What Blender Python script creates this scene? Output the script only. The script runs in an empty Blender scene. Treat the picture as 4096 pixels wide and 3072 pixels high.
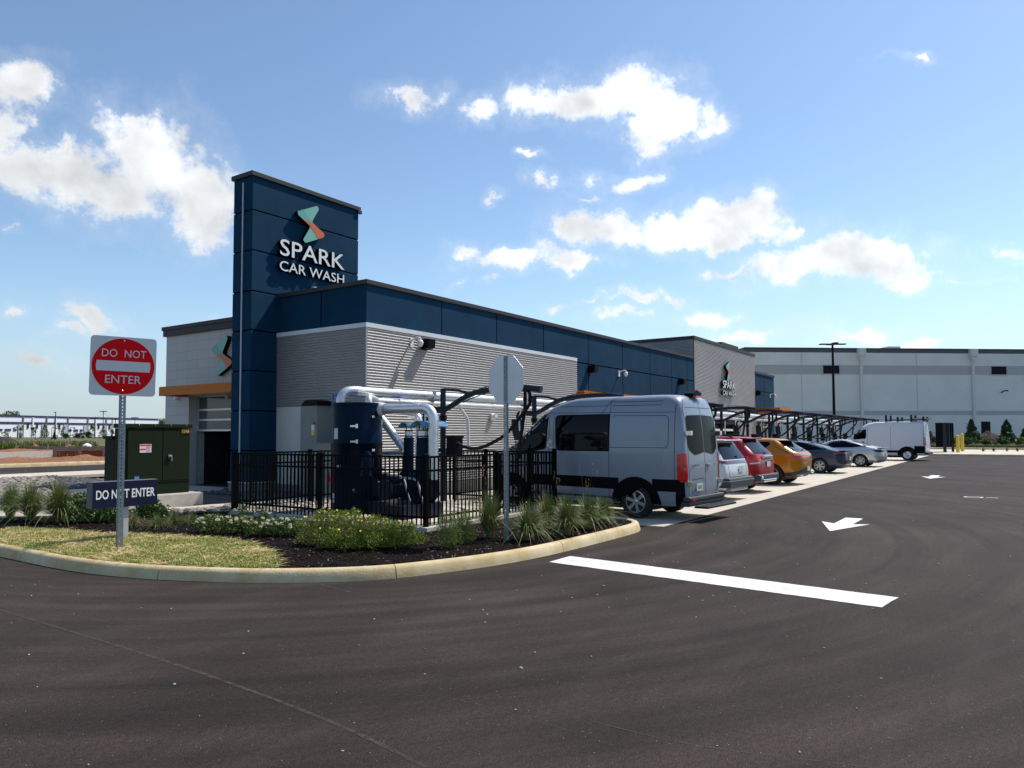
import bpy, bmesh, math, random
import numpy as np
from mathutils import Vector, Matrix, noise
from mathutils.bvhtree import BVHTree
random.seed(7)
R = math.radians
scene = bpy.context.scene
C = scene.collection

# ------------------------------------------------------------------ camera
YAW, PITCH, ROLL, SY, EYE, FPX = 34.25, 2.7, -0.17, 0.0151, 1.8, 2946.0
_y, _p, _r = R(YAW), R(PITCH), R(ROLL)
FW = Vector((math.cos(_y)*math.cos(_p), math.sin(_y)*math.cos(_p), math.sin(_p)))
_r0 = Vector((math.sin(_y), -math.cos(_y), 0)); _u0 = _r0.cross(FW)
RT = _r0*math.cos(_r)+_u0*math.sin(_r); UP = -_r0*math.sin(_r)+_u0*math.cos(_r)
cam = bpy.data.objects.new('camera', bpy.data.cameras.new('camera'))
C.objects.link(cam)
cam.matrix_world = Matrix(((RT.x, UP.x, -FW.x, 0), (RT.y, UP.y, -FW.y, 0), (RT.z, UP.z, -FW.z, EYE), (0, 0, 0, 1)))
cam.data.sensor_width = 36; cam.data.lens = FPX/4096*36; cam.data.shift_y = SY
cam.data.clip_start = 0.1; cam.data.clip_end = 5000
scene.camera = cam

# ------------------------------------------------------------------ light
SUNV = Vector((1.0, -0.42, 1.5)).normalized()
sun = bpy.data.objects.new('sun', bpy.data.lights.new('sun', 'SUN')); C.objects.link(sun)
sun.rotation_euler = SUNV.to_track_quat('Z', 'Y').to_euler()
sun.data.energy = 5.0; sun.data.angle = R(0.5); sun.data.color = (1.0, 0.95, 0.88)
scene.view_settings.view_transform = 'Standard'; scene.view_settings.look = 'None'
scene.view_settings.exposure = 0.0; scene.view_settings.gamma = 1.0

# measured-point helpers: turn a point of the survey photo (4096 px wide) into a place in the world
def _ray(px, py):
    return FW + RT*((px-2048)/FPX) - UP*((py-1536-SY*4096)/FPX)
def G(px, py, z=0.0):
    d = _ray(px, py); t = (z-EYE)/d.z; return Vector((d.x*t, d.y*t, z))
def PX(px, py, X):
    d = _ray(px, py); t = X/d.x; return Vector((X, d.y*t, EYE+d.z*t))
def PY(px, py, Y):
    d = _ray(px, py); t = Y/d.y; return Vector((d.x*t, Y, EYE+d.z*t))

# ------------------------------------------------------------------ sky: physical sky with direction-based clouds
world = bpy.data.worlds.new('World'); scene.world = world; world.use_nodes = True
def build_sky():
    nt = world.node_tree; nt.nodes.clear(); N = nt.nodes.new; L = nt.links.new
    def math_(op, a, b=None, c=None, clamp=False):
        n = N('ShaderNodeMath'); n.operation = op; n.use_clamp = clamp
        for i, v in enumerate((a, b, c)):
            if v is None: continue
            if isinstance(v, (int, float)): n.inputs[i].default_value = v
            else: L(v, n.inputs[i])
        return n.outputs[0]
    def vm(op, a, b=None):
        n = N('ShaderNodeVectorMath'); n.operation = op
        for i, v in enumerate((a, b)):
            if v is None: continue
            if isinstance(v, (tuple, list)): n.inputs[i].default_value = v
            else: L(v, n.inputs[i])
        return n.outputs['Value' if op == 'LENGTH' else 'Vector']
    sky = N('ShaderNodeTexSky'); sky.sky_type = 'NISHITA'; sky.sun_disc = False
    sky.sun_elevation = math.asin(SUNV.z); sky.sun_rotation = math.atan2(SUNV.x, SUNV.y)
    sky.altitude = 0; sky.air_density = 1.0; sky.dust_density = 0.45; sky.ozone_density = 1.6
    tint = N('ShaderNodeMix'); tint.data_type = 'RGBA'; tint.blend_type = 'MULTIPLY'; tint.inputs[0].default_value = 1
    L(sky.outputs[0], tint.inputs[6]); tint.inputs[7].default_value = SKYTINT
    bg = N('ShaderNodeBackground'); L(tint.outputs[2], bg.inputs[0]); bg.inputs[1].default_value = SKYSTR
    tc = N('ShaderNodeTexCoord'); g = tc.outputs['Generated']
    sp = N('ShaderNodeSeparateXYZ'); L(g, sp.inputs[0])
    az = math_('ARCTAN2', sp.outputs[1], sp.outputs[0]); el = math_('ARCSINE', sp.outputs[2])
    cb = N('ShaderNodeCombineXYZ'); L(az, cb.inputs[0]); L(el, cb.inputs[1])
    p = cb.outputs[0]
    n1 = N('ShaderNodeTexNoise'); n1.inputs['Scale'].default_value = 9; n1.inputs['Detail'].default_value = 8; n1.inputs['Roughness'].default_value = .62
    L(g, n1.inputs['Vector'])
    warp = vm('MULTIPLY', vm('SUBTRACT', n1.outputs['Color'], (.5, .5, .5)), (.16, .10, 0))
    q = vm('ADD', p, warp)
    field = None
    def px2(x, y):
        d = _ray(x*4096/2212, y*4096/2212).normalized(); return math.atan2(d.y, d.x), math.asin(d.z)
    for (x, y, rx, ry) in CLOUDS:
        a0, e0 = px2(x, y); ax, _ = px2(x+rx, y); _, ey = px2(x, y-ry)
        wx, wy = abs(ax-a0), abs(ey-e0)
        d = vm('LENGTH', vm('MULTIPLY', vm('SUBTRACT', q, (a0, e0, 0)), (1/wx, 1/wy, 0)))
        v = math_('MULTIPLY', math_('SUBTRACT', 1.36+min(.3, rx/260), d), min(1, .45+ry/45))
        field = v if field is None else math_('SMOOTH_MAX', field, v, .12)
    n2 = N('ShaderNodeTexNoise'); n2.inputs['Scale'].default_value = 22; n2.inputs['Detail'].default_value = 13; n2.inputs['Roughness'].default_value = .68
    L(g, n2.inputs['Vector'])
    f2 = math_('ADD', field, math_('MULTIPLY', math_('SUBTRACT', n2.outputs['Fac'], .5), 2.9))
    mr = N('ShaderNodeMapRange'); mr.interpolation_type = 'SMOOTHSTEP'; mr.inputs[1].default_value = .02; mr.inputs[2].default_value = .98
    L(f2, mr.inputs[0])
    # light and shade inside the clouds: density towards the sun compared with density here
    n3 = N('ShaderNodeTexNoise'); n3.inputs['Scale'].default_value = 11; n3.inputs['Detail'].default_value = 6
    L(vm('ADD', g, tuple(SUNV*0.03)), n3.inputs['Vector'])
    n4 = N('ShaderNodeTexNoise'); n4.inputs['Scale'].default_value = 11; n4.inputs['Detail'].default_value = 6; L(g, n4.inputs['Vector'])
    sh = math_('MULTIPLY', math_('SUBTRACT', n4.outputs['Fac'], n3.outputs['Fac']), 4.0)
    core = N('ShaderNodeMapRange'); core.inputs[1].default_value = .35; core.inputs[2].default_value = 1.3; core.inputs[3].default_value = 1.0; core.inputs[4].default_value = .83
    L(f2, core.inputs[0])
    br = math_('MULTIPLY', core.outputs[0], math_('ADD', 1.0, math_('MULTIPLY', sh, .35)))
    # brighter towards the sun's side of the sky
    dot = N('ShaderNodeVectorMath'); dot.operation = 'DOT_PRODUCT'; L(g, dot.inputs[0]); dot.inputs[1].default_value = tuple(SUNV)
    br = math_('MULTIPLY', br, math_('ADD', .74, math_('MULTIPLY', dot.outputs['Value'], .5)))
    cc = N('ShaderNodeCombineColor'); L(math_('MULTIPLY', br, .97), cc.inputs[0]); L(math_('MULTIPLY', br, .985), cc.inputs[1]); L(br, cc.inputs[2])
    bc = N('ShaderNodeBackground'); L(cc.outputs[0], bc.inputs[0]); bc.inputs[1].default_value = CLOUDSTR
    vl = N('ShaderNodeMapRange'); vl.interpolation_type = 'SMOOTHSTEP'; vl.inputs[1].default_value = -.9; vl.inputs[2].default_value = .7; vl.inputs[4].default_value = .16
    L(f2, vl.inputs[0])      # thin veil spreading round every cloud
    hz = N('ShaderNodeMapRange'); hz.interpolation_type = 'SMOOTHSTEP'; hz.inputs[1].default_value = .20; hz.inputs[2].default_value = -.02; hz.inputs[3].default_value = 0; hz.inputs[4].default_value = .75; L(el, hz.inputs[0])
    hv = math_('ADD', .68, math_('MULTIPLY', dot.outputs['Value'], .34)); hc = N('ShaderNodeCombineColor'); L(math_('MULTIPLY', hv, .62), hc.inputs[0]); L(math_('MULTIPLY', hv, .78), hc.inputs[1]); L(math_('MULTIPLY', hv, .98), hc.inputs[2])
    bh = N('ShaderNodeBackground'); L(hc.outputs[0], bh.inputs[0]); mh = N('ShaderNodeMixShader'); L(hz.outputs[0], mh.inputs[0]); L(bg.outputs[0], mh.inputs[1]); L(bh.outputs[0], mh.inputs[2]); bg = mh     # summer haze low in the sky
    mx = N('ShaderNodeMixShader'); L(math_('MAXIMUM', math_('MULTIPLY', mr.outputs[0], .95), vl.outputs[0]), mx.inputs[0]); L(bg.outputs[0], mx.inputs[1]); L(bc.outputs[0], mx.inputs[2])
    out = N('ShaderNodeOutputWorld'); L(mx.outputs[0], out.inputs[0])
SKYSTR, CLOUDSTR, SKYTINT = 0.15, 1.12, (1.0, 1.06, 1.08, 1)
CLOUDS = [(30,200,60,45),(20,275,45,45),(60,370,80,45),(200,395,110,50),(330,330,85,70),(300,262,30,35),(420,425,80,60),(470,475,45,45),(150,345,22,42),
 (870,208,52,32),(1030,235,45,26),(1150,213,60,42),(1250,212,80,32),(1370,205,75,48),(1445,240,60,40),(1385,295,45,32),
 (1170,345,22,6),(1195,398,26,12),(1060,412,20,8),(1345,393,55,18),(1275,422,22,7),
 (1300,488,72,34),(1440,500,110,28),(1600,470,85,32),(1560,505,110,22),(1720,483,24,8),
 (1000,533,42,16),(1120,555,85,17),(1230,565,55,14),(1075,605,15,8),(1000,602,15,6),
 (1560,577,45,12),(1700,570,110,32),(1800,558,95,36),(1900,575,85,26),(1970,600,70,18),(2080,602,34,6),(2150,537,28,11),
 (1360,650,34,12),(1350,692,45,12),(1450,653,28,12),(1540,688,62,16),(1630,730,60,12),(1850,712,58,10),(1280,660,18,6),(1200,670,24,7),
 (210,683,40,30),(170,722,30,14),(20,680,30,11),(80,780,50,16),(450,688,20,7),(20,495,15,6),(920,625,10,6),(1960,745,60,9),(1980,128,32,8)]
build_sky()

# ------------------------------------------------------------------ materials
def mat(name, col, rough=.6, metal=0.0, var=0.0, vscale=3.0, bump=0.0, bscale=40.0, coat=0.0, spec=.5, col2=None, detail=6, dist=.01, trans=0, emis=None):
    m = bpy.data.materials.new(name); m.use_nodes = True; nt = m.node_tree
    b = nt.nodes['Principled BSDF']; L = nt.links.new
    b.inputs['Base Color'].default_value = (*col, 1); b.inputs['Roughness'].default_value = rough
    b.inputs['Metallic'].default_value = metal; b.inputs['Coat Weight'].default_value = coat
    b.inputs['Coat Roughness'].default_value = .05
    b.inputs['Specular IOR Level'].default_value = spec
    if trans: b.inputs['Transmission Weight'].default_value = trans
    tc = nt.nodes.new('ShaderNodeTexCoord')
    if var or col2:
        n = nt.nodes.new('ShaderNodeTexNoise'); n.inputs['Scale'].default_value = vscale; n.inputs['Detail'].default_value = detail; n.inputs['Roughness'].default_value = .6
        L(tc.outputs['Object'], n.inputs['Vector'])
        cr = nt.nodes.new('ShaderNodeValToRGB'); L(n.outputs['Fac'], cr.inputs[0])
        c2 = col2 or tuple(min(1, c*(1+var)) for c in col); c1 = col if col2 else tuple(c*(1-var) for c in col)
        cr.color_ramp.elements[0].position = .33; cr.color_ramp.elements[1].position = .67
        cr.color_ramp.elements[0].color = (*c1, 1); cr.color_ramp.elements[1].color = (*c2, 1)
        L(cr.outputs[0], b.inputs['Base Color'])
    if bump:
        n = nt.nodes.new('ShaderNodeTexNoise'); n.inputs['Scale'].default_value = bscale; n.inputs['Detail'].default_value = 5
        L(tc.outputs['Object'], n.inputs['Vector'])
        bp = nt.nodes.new('ShaderNodeBump'); bp.inputs['Strength'].default_value = bump; bp.inputs['Distance'].default_value = dist
        L(n.outputs['Fac'], bp.inputs['Height']); L(bp.outputs[0], b.inputs['Normal'])
    return m
M = {}
M['stucco'] = mat('blue_stucco', (.0055, .038, .078), .85, var=.14, vscale=1.3, bump=.5, bscale=60, dist=.006, spec=.12)
M['joint'] = mat('joint_shadow_gap', (.001, .0015, .003), .9, spec=.0)
M['coping'] = mat('charcoal_coping', (.040, .038, .039), .55, metal=.1, spec=.3)
M['trim'] = mat('white_metal_trim', (.66, .67, .67), .35)
M['corr'] = mat('corrugated_galvanised', (.34, .325, .31), .42, metal=.3, var=.05, vscale=.8)
M['panel'] = mat('pale_wall_panel', (.60, .58, .54), .6, var=.03)
M['concrete_base'] = mat('concrete_base', (.20, .195, .18), .85, var=.15, bump=.3)
M['tile'] = None
M['orange'] = mat('orange_canopy_metal', (.55, .155, .012), .5, spec=.2)
M['white'] = mat('white_plastic', (.75, .75, .72), .4)
M['sign_face'] = mat('sign_letter_white', (.82, .82, .78), .4)
M['black'] = mat('black_metal', (.0035, .0035, .004), .5, spec=.1)
M['blacksoft'] = mat('black_rubber', (.007, .007, .007), .6, spec=.25)
M['fence'] = mat('black_fence_paint', (.0022, .0022, .0024), .5, spec=.06)
M['glass'] = mat('tinted_glass', (.002, .003, .005), .04, spec=.14)
M['glass2'] = mat('grey_door_glass', (.09, .10, .11), .12, var=.2, vscale=.8)
M['glass_rear'] = mat('smoked_rear_glass', (.003, .003, .003), .12, spec=.07)
M['dark'] = mat('dark_interior', (.004, .004, .006), .9)
M['navy'] = mat('navy_tank_paint', (.0025, .013, .032), .35, spec=.07, var=.3, vscale=2)
M['boom'] = mat('navy_boom_paint', (.006, .014, .030), .38, spec=.3)
M['galv'] = mat('galvanised_duct', (.80, .79, .77), .36, metal=.7, var=.08, vscale=6)
M['galvmatte'] = mat('galvanised_post', (.30, .33, .34), .5, metal=.5, var=.2, vscale=25)
M['pvc'] = mat('white_pvc', (.72, .70, .66), .35)
M['alu'] = mat('aluminium_sheet', (.62, .62, .64), .42, metal=.65, var=.05)
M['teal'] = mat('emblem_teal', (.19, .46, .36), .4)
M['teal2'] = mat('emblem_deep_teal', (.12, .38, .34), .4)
M['coral'] = mat('emblem_coral', (.66, .13, .035), .4)
M['red'] = mat('sign_red', (.78, .004, .008), .5, spec=.1)
M['retro'] = mat('reflective_sign_white', (.66, .66, .65), .45, var=.06, vscale=60)
M['navysign'] = mat('navy_sign_paint', (.004, .009, .034), .55, spec=.2)
M['greybox'] = mat('grey_enclosure_paint', (.17, .19, .185), .5, var=.06)
M['tgreen'] = mat('transformer_green', (.011, .019, .007), .6, var=.08, spec=.12)
M['cpad'] = mat('pad_concrete', (.42, .39, .34), .85, var=.12, vscale=5, bump=.3)
M['yellow'] = mat('safety_yellow', (.72, .48, .02), .45)
M['paper'] = mat('label_white', (.7, .7, .7), .6)
M['rubber'] = mat('tyre_rubber', (.012, .012, .013), .75, bump=.2)
M['rim'] = mat('alloy_rim', (.55, .56, .58), .28, metal=.8)
M['rimdark'] = mat('rim_recess', (.02, .02, .022), .5)
M['taillight'] = mat('tail_lamp_red', (.66, .006, .008), .15, coat=.3, var=.35, vscale=9)
M['taildark'] = mat('tail_lamp_dark', (.09, .004, .008), .1, coat=.8)
M['clad'] = mat('grey_bumper_plastic', (.035, .035, .038), .55)
M['chrome'] = mat('chrome_trim', (.75, .75, .77), .12, metal=1)
M['plate'] = mat('number_plate', (.62, .62, .52), .4)
M['seam'] = mat('panel_gap', (.01, .01, .012), .8)

# ------------------------------------------------------------------ mesh helpers
class MB:
    def __init__(s): s.v = []; s.f = []; s.m = []; s.cur = 0; s.sm = []; s.smooth = False
    def add(s, vs, fs, mi=None, smooth=None):
        o = len(s.v); s.v += [tuple(v) for v in vs]
        for f in fs:
            s.f.append(tuple(i+o for i in f)); s.m.append(s.cur if mi is None else mi); s.sm.append(s.smooth if smooth is None else smooth)
        return s
    def box(s, a, b, mi=None):
        x0, y0, z0 = [min(p, q) for p, q in zip(a, b)]; x1, y1, z1 = [max(p, q) for p, q in zip(a, b)]
        return s.add([(x0,y0,z0),(x1,y0,z0),(x1,y1,z0),(x0,y1,z0),(x0,y0,z1),(x1,y0,z1),(x1,y1,z1),(x0,y1,z1)],
              [(0,3,2,1),(4,5,6,7),(0,1,5,4),(1,2,6,5),(2,3,7,6),(3,0,4,7)], mi, False)
    def obox(s, c, ex, ey, ez, mi=None):     # oriented box: centre and three half vectors
        c, ex, ey, ez = map(Vector, (c, ex, ey, ez)); vs = []
        for k in (-1, 1):
            for i, j in ((-1,-1),(1,-1),(1,1),(-1,1)): vs.append(c+ex*i+ey*j+ez*k)
        return s.add(vs, [(0,3,2,1),(4,5,6,7),(0,1,5,4),(1,2,6,5),(2,3,7,6),(3,0,4,7)], mi, False)
    def quad(s, a, b, c, d, mi=None): return s.add([a,b,c,d], [(0,1,2,3)], mi, False)
    def prism(s, pts, z0, z1, mi=None):
        n = len(pts); vs = [(x,y,z0) for x,y in pts]+[(x,y,z1) for x,y in pts]
        fs = [tuple(range(n-1,-1,-1)), tuple(range(n,2*n))]+[(i,(i+1)%n,n+(i+1)%n,n+i) for i in range(n)]
        return s.add(vs, fs, mi, False)
    def fprism(s, pts, O, U, V, Nn, d0, d1, mi=None, smi=None):   # polygon in frame O,U,V extruded along N
        O,U,V,Nn = map(Vector,(O,U,V,Nn)); n = len(pts)
        vs = [O+U*x+V*y+Nn*d0 for x,y in pts]+[O+U*x+V*y+Nn*d1 for x,y in pts]
        s.add(vs, [tuple(range(n-1,-1,-1)), tuple(range(n,2*n))], mi, False)
        s.add(vs, [(i,(i+1)%n,n+(i+1)%n,n+i) for i in range(n)], mi if smi is None else smi, False)
        return s
    def tube(s, path, r, seg=12, mi=None, caps=True, smooth=True):
        P = [Vector(p) for p in path]; rs = r if isinstance(r, (list, tuple)) else [r]*len(P)
        T = [((P[min(i+1,len(P)-1)]-P[max(i-1,0)]).normalized()) for i in range(len(P))]
        a = T[0].orthogonal().normalized(); vs = []
        for i, p in enumerate(P):
            a = (a-T[i]*a.dot(T[i])).normalized(); b = T[i].cross(a)
            for k in range(seg):
                t = 2*math.pi*k/seg; vs.append(p+(a*math.cos(t)+b*math.sin(t))*rs[i])
        fs = [(i*seg+k, i*seg+(k+1)%seg, (i+1)*seg+(k+1)%seg, (i+1)*seg+k) for i in range(len(P)-1) for k in range(seg)]
        s.add(vs, fs, mi, smooth)
        if caps:
            s.add(vs[:seg], [tuple(range(seg-1,-1,-1))], mi, False); s.add(vs[-seg:], [tuple(range(seg))], mi, False)
        return s
    def lathe(s, prof, O, axis, seg=24, mi=None, smooth=True):   # prof: (radius, distance along axis)
        O = Vector(O); ax = Vector(axis).normalized(); a = ax.orthogonal().normalized(); b = ax.cross(a); vs = []
        for r_, h_ in prof:
            for k in range(seg):
                t = 2*math.pi*k/seg; vs.append(O+ax*h_+(a*math.cos(t)+b*math.sin(t))*r_)
        n = len(prof)
        return s.add(vs, [(i*seg+k, i*seg+(k+1)%seg, (i+1)*seg+(k+1)%seg, (i+1)*seg+k) for i in range(n-1) for k in range(seg)], mi, smooth)
    def disc(s, O, axis, r, seg=24, mi=None):
        O = Vector(O); ax = Vector(axis).normalized(); a = ax.orthogonal().normalized(); b = ax.cross(a)
        return s.add([O+(a*math.cos(2*math.pi*k/seg)+b*math.sin(2*math.pi*k/seg))*r for k in range(seg)], [tuple(range(seg))], mi, False)
    def build(s, name, mats, parent=None, world=True, bevel=0, sharp=None):
        me = bpy.data.meshes.new(name); me.from_pydata(s.v, [], s.f); 
        if not isinstance(mats, (list, tuple)): mats = [mats]
        for m in mats: me.materials.append(M[m] if isinstance(m, str) else m)
        me.polygons.foreach_set('material_index', s.m); me.polygons.foreach_set('use_smooth', s.sm)
        me.update()
        if sharp: me.set_sharp_from_angle(angle=R(sharp))
        o = bpy.data.objects.new(name, me); C.objects.link(o)
        if parent:
            o.parent = parent
            if world: o.matrix_parent_inverse = rootinv(parent)
        if bevel:
            bv = o.modifiers.new('bevel', 'BEVEL'); bv.width = bevel; bv.segments = 2; bv.limit_method = 'ANGLE'; bv.angle_limit = R(40)
        return o
ROOT = {}
def rootinv(p):
    return ROOT.get(p.name, Matrix.Identity(4))
def thing(name, label, cat, loc=(0,0,0), rotz=0.0, group=None):
    o = bpy.data.objects.new(name, None); C.objects.link(o); o.location = loc; o.rotation_euler = (0,0,rotz)
    o.empty_display_size = .2
    ROOT[o.name] = (Matrix.Translation(Vector(loc)) @ Matrix.Rotation(rotz, 4, 'Z')).inverted()
    return tag(o, label, cat, group)
def tag(o, label, cat, group=None):
    o['label'] = label; o['category'] = cat
    if group: o['group'] = group
    return o
def struct(o): o['kind'] = 'structure'; return o
def stuff(o, label, cat): o['kind'] = 'stuff'; return tag(o, label, cat)
def kids(o): return [c for c in bpy.data.objects if c.parent == o]
def copy_tree(o, parent=None):
    c = o.copy(); C.objects.link(c); c.parent = parent
    for ch in kids(o): copy_tree(ch, c)
    return c
def arc(c, a, b, ang, n=8):              # points c + a*cos + b*sin over 0..ang
    c, a, b = Vector(c), Vector(a), Vector(b)
    return [c+a*math.cos(ang*i/n)+b*math.sin(ang*i/n) for i in range(n+1)]
def spline(pts, n=6):
    P = [Vector(p) for p in pts]; P = [P[0]*2-P[1]]+P+[P[-1]*2-P[-2]]; out = []
    for i in range(1, len(P)-2):
        for k in range(n):
            t = k/n; a,b,c,d = P[i-1],P[i],P[i+1],P[i+2]
            out.append(.5*((2*b)+(c-a)*t+(2*a-5*b+4*c-d)*t*t+(3*b-a-3*c+d)*t**3))
    out.append(P[-2]); return out
def roundpoly(pts, r=.05, n=5):
    out = []; k = len(pts)
    for i in range(k):
        p, a, b = Vector(pts[i]), Vector(pts[i-1]), Vector(pts[(i+1)%k])
        rr = r[i] if isinstance(r, (list, tuple)) else r
        d1, d2 = (a-p), (b-p); q = min(rr, d1.length*.45, d2.length*.45)
        s_, e_ = p+d1.normalized()*q, p+d2.normalized()*q
        for j in range(n+1):
            t = j/n; out.append(tuple((1-t)**2*s_+2*t*(1-t)*p+t*t*e_))
    return out
def text_geo(body, w, h, thick=0.0):
    """letters as flat outlines fitted to w x h, returned as (verts 2D, faces)"""
    cu = bpy.data.curves.new('t', 'FONT'); cu.body = body; cu.size = 1; cu.offset = thick; cu.resolution_u = 3; cu.fill_mode = 'FRONT'
    ob = bpy.data.objects.new('t', cu); C.objects.link(ob)
    me = bpy.data.meshes.new_from_object(ob.evaluated_get(bpy.context.evaluated_depsgraph_get()))
    bm = bmesh.new(); bm.from_mesh(me); bmesh.ops.remove_doubles(bm, verts=bm.verts, dist=1e-5)
    vs = [(v.co.x, v.co.y) for v in bm.verts]; fs = [tuple(v.index for v in f.verts) for f in bm.faces]
    edges = [(l.edge.verts, f) for f in bm.faces for l in f.loops if len(l.edge.link_faces) == 1]
    be = []
    for f in bm.faces:
        for l in f.loops:
            if len(l.edge.link_faces) == 1: be.append((l.vert.index, l.link_loop_next.vert.index))
    bm.free(); bpy.data.objects.remove(ob); bpy.data.curves.remove(cu); bpy.data.meshes.remove(me)
    xs = [v[0] for v in vs]; ys = [v[1] for v in vs]; x0, y0 = min(xs), min(ys); sx = w/(max(xs)-x0); sy = h/(max(ys)-y0)
    return [((x-x0)*sx, (y-y0)*sy) for x, y in vs], fs, be
def letters(mb, body, O, U, V, Nn, w, h, d0, d1, mi=0, smi=None, thick=.012):
    O,U,V,Nn = map(Vector,(O,U,V,Nn)); vs, fs, be = text_geo(body, w, h, thick); n = len(vs)
    front = [O+U*x+V*y+Nn*d1 for x,y in vs]; mb.add(front, fs, mi, False)
    if d1-d0 > .003:
        back = [O+U*x+V*y+Nn*d0 for x,y in vs]
        mb.add(front+back, [(a,n+a,n+b,b) for a,b in be], mi if smi is None else smi, False)
    return mb
# ------------------------------------------------------------------ ground materials
def asphalt_mat():
    m = mat('asphalt', (.033, .029, .028), .82, spec=.15); nt = m.node_tree; b = nt.nodes['Principled BSDF']; L = nt.links.new; N = nt.nodes.new
    tc = N('ShaderNodeTexCoord'); o = tc.outputs['Object']
    def noise_(sc, det=6, rough=.6, stretch=None):
        n = N('ShaderNodeTexNoise'); n.inputs['Scale'].default_value = sc; n.inputs['Detail'].default_value = det; n.inputs['Roughness'].default_value = rough
        if stretch:
            mp = N('ShaderNodeMapping'); mp.inputs['Scale'].default_value = stretch; mp.inputs['Rotation'].default_value = (0, 0, .25); L(o, mp.inputs[0]); L(mp.outputs[0], n.inputs['Vector'])
        else: L(o, n.inputs['Vector'])
        return n.outputs['Fac']
    def ramp(f, p0, c0, p1, c1):
        r = N('ShaderNodeValToRGB'); r.color_ramp.elements[0].position = p0; r.color_ramp.elements[1].position = p1
        r.color_ramp.elements[0].color = (*c0, 1); r.color_ramp.elements[1].color = (*c1, 1); L(f, r.inputs[0]); return r.outputs[0]
    def mix(a, c, f, mode='MULTIPLY'):
        x = N('ShaderNodeMix'); x.data_type = 'RGBA'; x.blend_type = mode; x.inputs[0].default_value = 1
        if not isinstance(f, (int, float)): L(f, x.inputs[0])
        else: x.inputs[0].default_value = f
        for v, i in ((a, 6), (c, 7)):
            if isinstance(v, tuple): x.inputs[i].default_value = (*v, 1)
            else: L(v, x.inputs[i])
        return x.outputs[2]
    base = ramp(noise_(.35, 5), .3, (.0185, .0148, .0124), .70, (.0395, .0315, .0262))
    c = mix(base, ramp(noise_(110, 3, .7), .32, (.28, .28, .28), .68, (2.05, 1.98, 1.92)), 1.0)
    c = mix(c, ramp(noise_(26, 4, .6), .3, (.75, .75, .75), .7, (1.3, 1.3, 1.3)), 1.0)
    c = mix(c, (.062, .052, .046), ramp(noise_(1.1, 6, .65, (.16, 1.3, 1)), .50, (0, 0, 0), .84, (.55, .55, .55)), 'MIX')
    c = mix(c, (.016, .015, .016), ramp(noise_(.8, 6, .7, (.3, 1.0, 1)), .60, (0, 0, 0), .80, (.55, .55, .55)), 'MIX')
    # tyre sweeps that curve round the planted corner
    sb = N('ShaderNodeVectorMath'); sb.operation = 'SUBTRACT'; L(o, sb.inputs[0]); sb.inputs[1].default_value = (12, 13, 0)
    ln_ = N('ShaderNodeVectorMath'); ln_.operation = 'LENGTH'; L(sb.outputs[0], ln_.inputs[0]); sx = N('ShaderNodeSeparateXYZ'); L(sb.outputs[0], sx.inputs[0])
    at = N('ShaderNodeMath'); at.operation = 'ARCTAN2'; L(sx.outputs[1], at.inputs[0]); L(sx.outputs[0], at.inputs[1])
    cx = N('ShaderNodeCombineXYZ'); m1 = N('ShaderNodeMath'); m1.operation = 'MULTIPLY'; m1.inputs[1].default_value = 2.4; L(ln_.outputs['Value'], m1.inputs[0]); L(m1.outputs[0], cx.inputs[0]); m2 = N('ShaderNodeMath'); m2.operation = 'MULTIPLY'; m2.inputs[1].default_value = 1.1; L(at.outputs[0], m2.inputs[0]); L(m2.outputs[0], cx.inputs[1])
    nn_ = N('ShaderNodeTexNoise'); nn_.inputs['Scale'].default_value = 1.0; nn_.inputs['Detail'].default_value = 7; nn_.inputs['Roughness'].default_value = .62; L(cx.outputs[0], nn_.inputs['Vector'])
    c = mix(c, ramp(nn_.outputs['Fac'], .34, (.70, .70, .71), .66, (1.38, 1.34, 1.30)), 1.0)
    v = N('ShaderNodeTexVoronoi'); v.inputs['Scale'].default_value = 16; L(o, v.inputs['Vector'])
    c = mix(c, (.34, .31, .26), ramp(v.outputs['Distance'], .035, (.9, .9, .9), .06, (0, 0, 0)), 'MIX')
    L(c, b.inputs['Base Color'])
    bp = N('ShaderNodeBump'); bp.inputs['Strength'].default_value = .75; bp.inputs['Distance'].default_value = .006; L(noise_(95, 4, .7), bp.inputs['Height']); L(bp.outputs[0], b.inputs['Normal'])
    return m
M['asphalt'] = asphalt_mat()
M['conc'] = mat('pavement_concrete', (.54, .475, .375), .8, var=.12, vscale=.9, bump=.3, bscale=50)
M['kerb'] = mat('kerb_concrete', (.50, .36, .16), .85, col2=(.68, .56, .35), vscale=2.2, bump=.5, bscale=45)
M['mulch'] = mat('dark_mulch', (.006, .004, .0035), .95, spec=.1, col2=(.017, .011, .009), vscale=40, bump=1.0, bscale=60, dist=.03)
M['lawnbase'] = mat('strawy_turf', (.11, .085, .035), .95, col2=(.17, .12, .05), vscale=6, bump=1.0, bscale=80, dist=.03)
M['field'] = mat('rough_grass_ground', (.075, .085, .025), .95, col2=(.15, .13, .05), vscale=.6, bump=1, bscale=8, dist=.1)
M['soil'] = mat('orange_clay_soil', (.20, .07, .025), .95, col2=(.31, .14, .06), vscale=.7, bump=1, bscale=5, dist=.2)
M['soil2'] = mat('dark_soil', (.045, .028, .022), .95, var=.3, vscale=3, bump=1, bscale=6, dist=.2)
M['paint'] = mat('road_paint', (.76, .75, .72), .7, col2=(.60, .59, .56), vscale=14, bump=.3, bscale=80, detail=9)
M['rock'] = mat('river_rock', (.12, .105, .09), .8, col2=(.36, .32, .26), vscale=7, detail=2)
M['rockdark'] = mat('dark_river_rock', (.035, .035, .04), .8, col2=(.12, .115, .118), vscale=7, detail=2)
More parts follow.
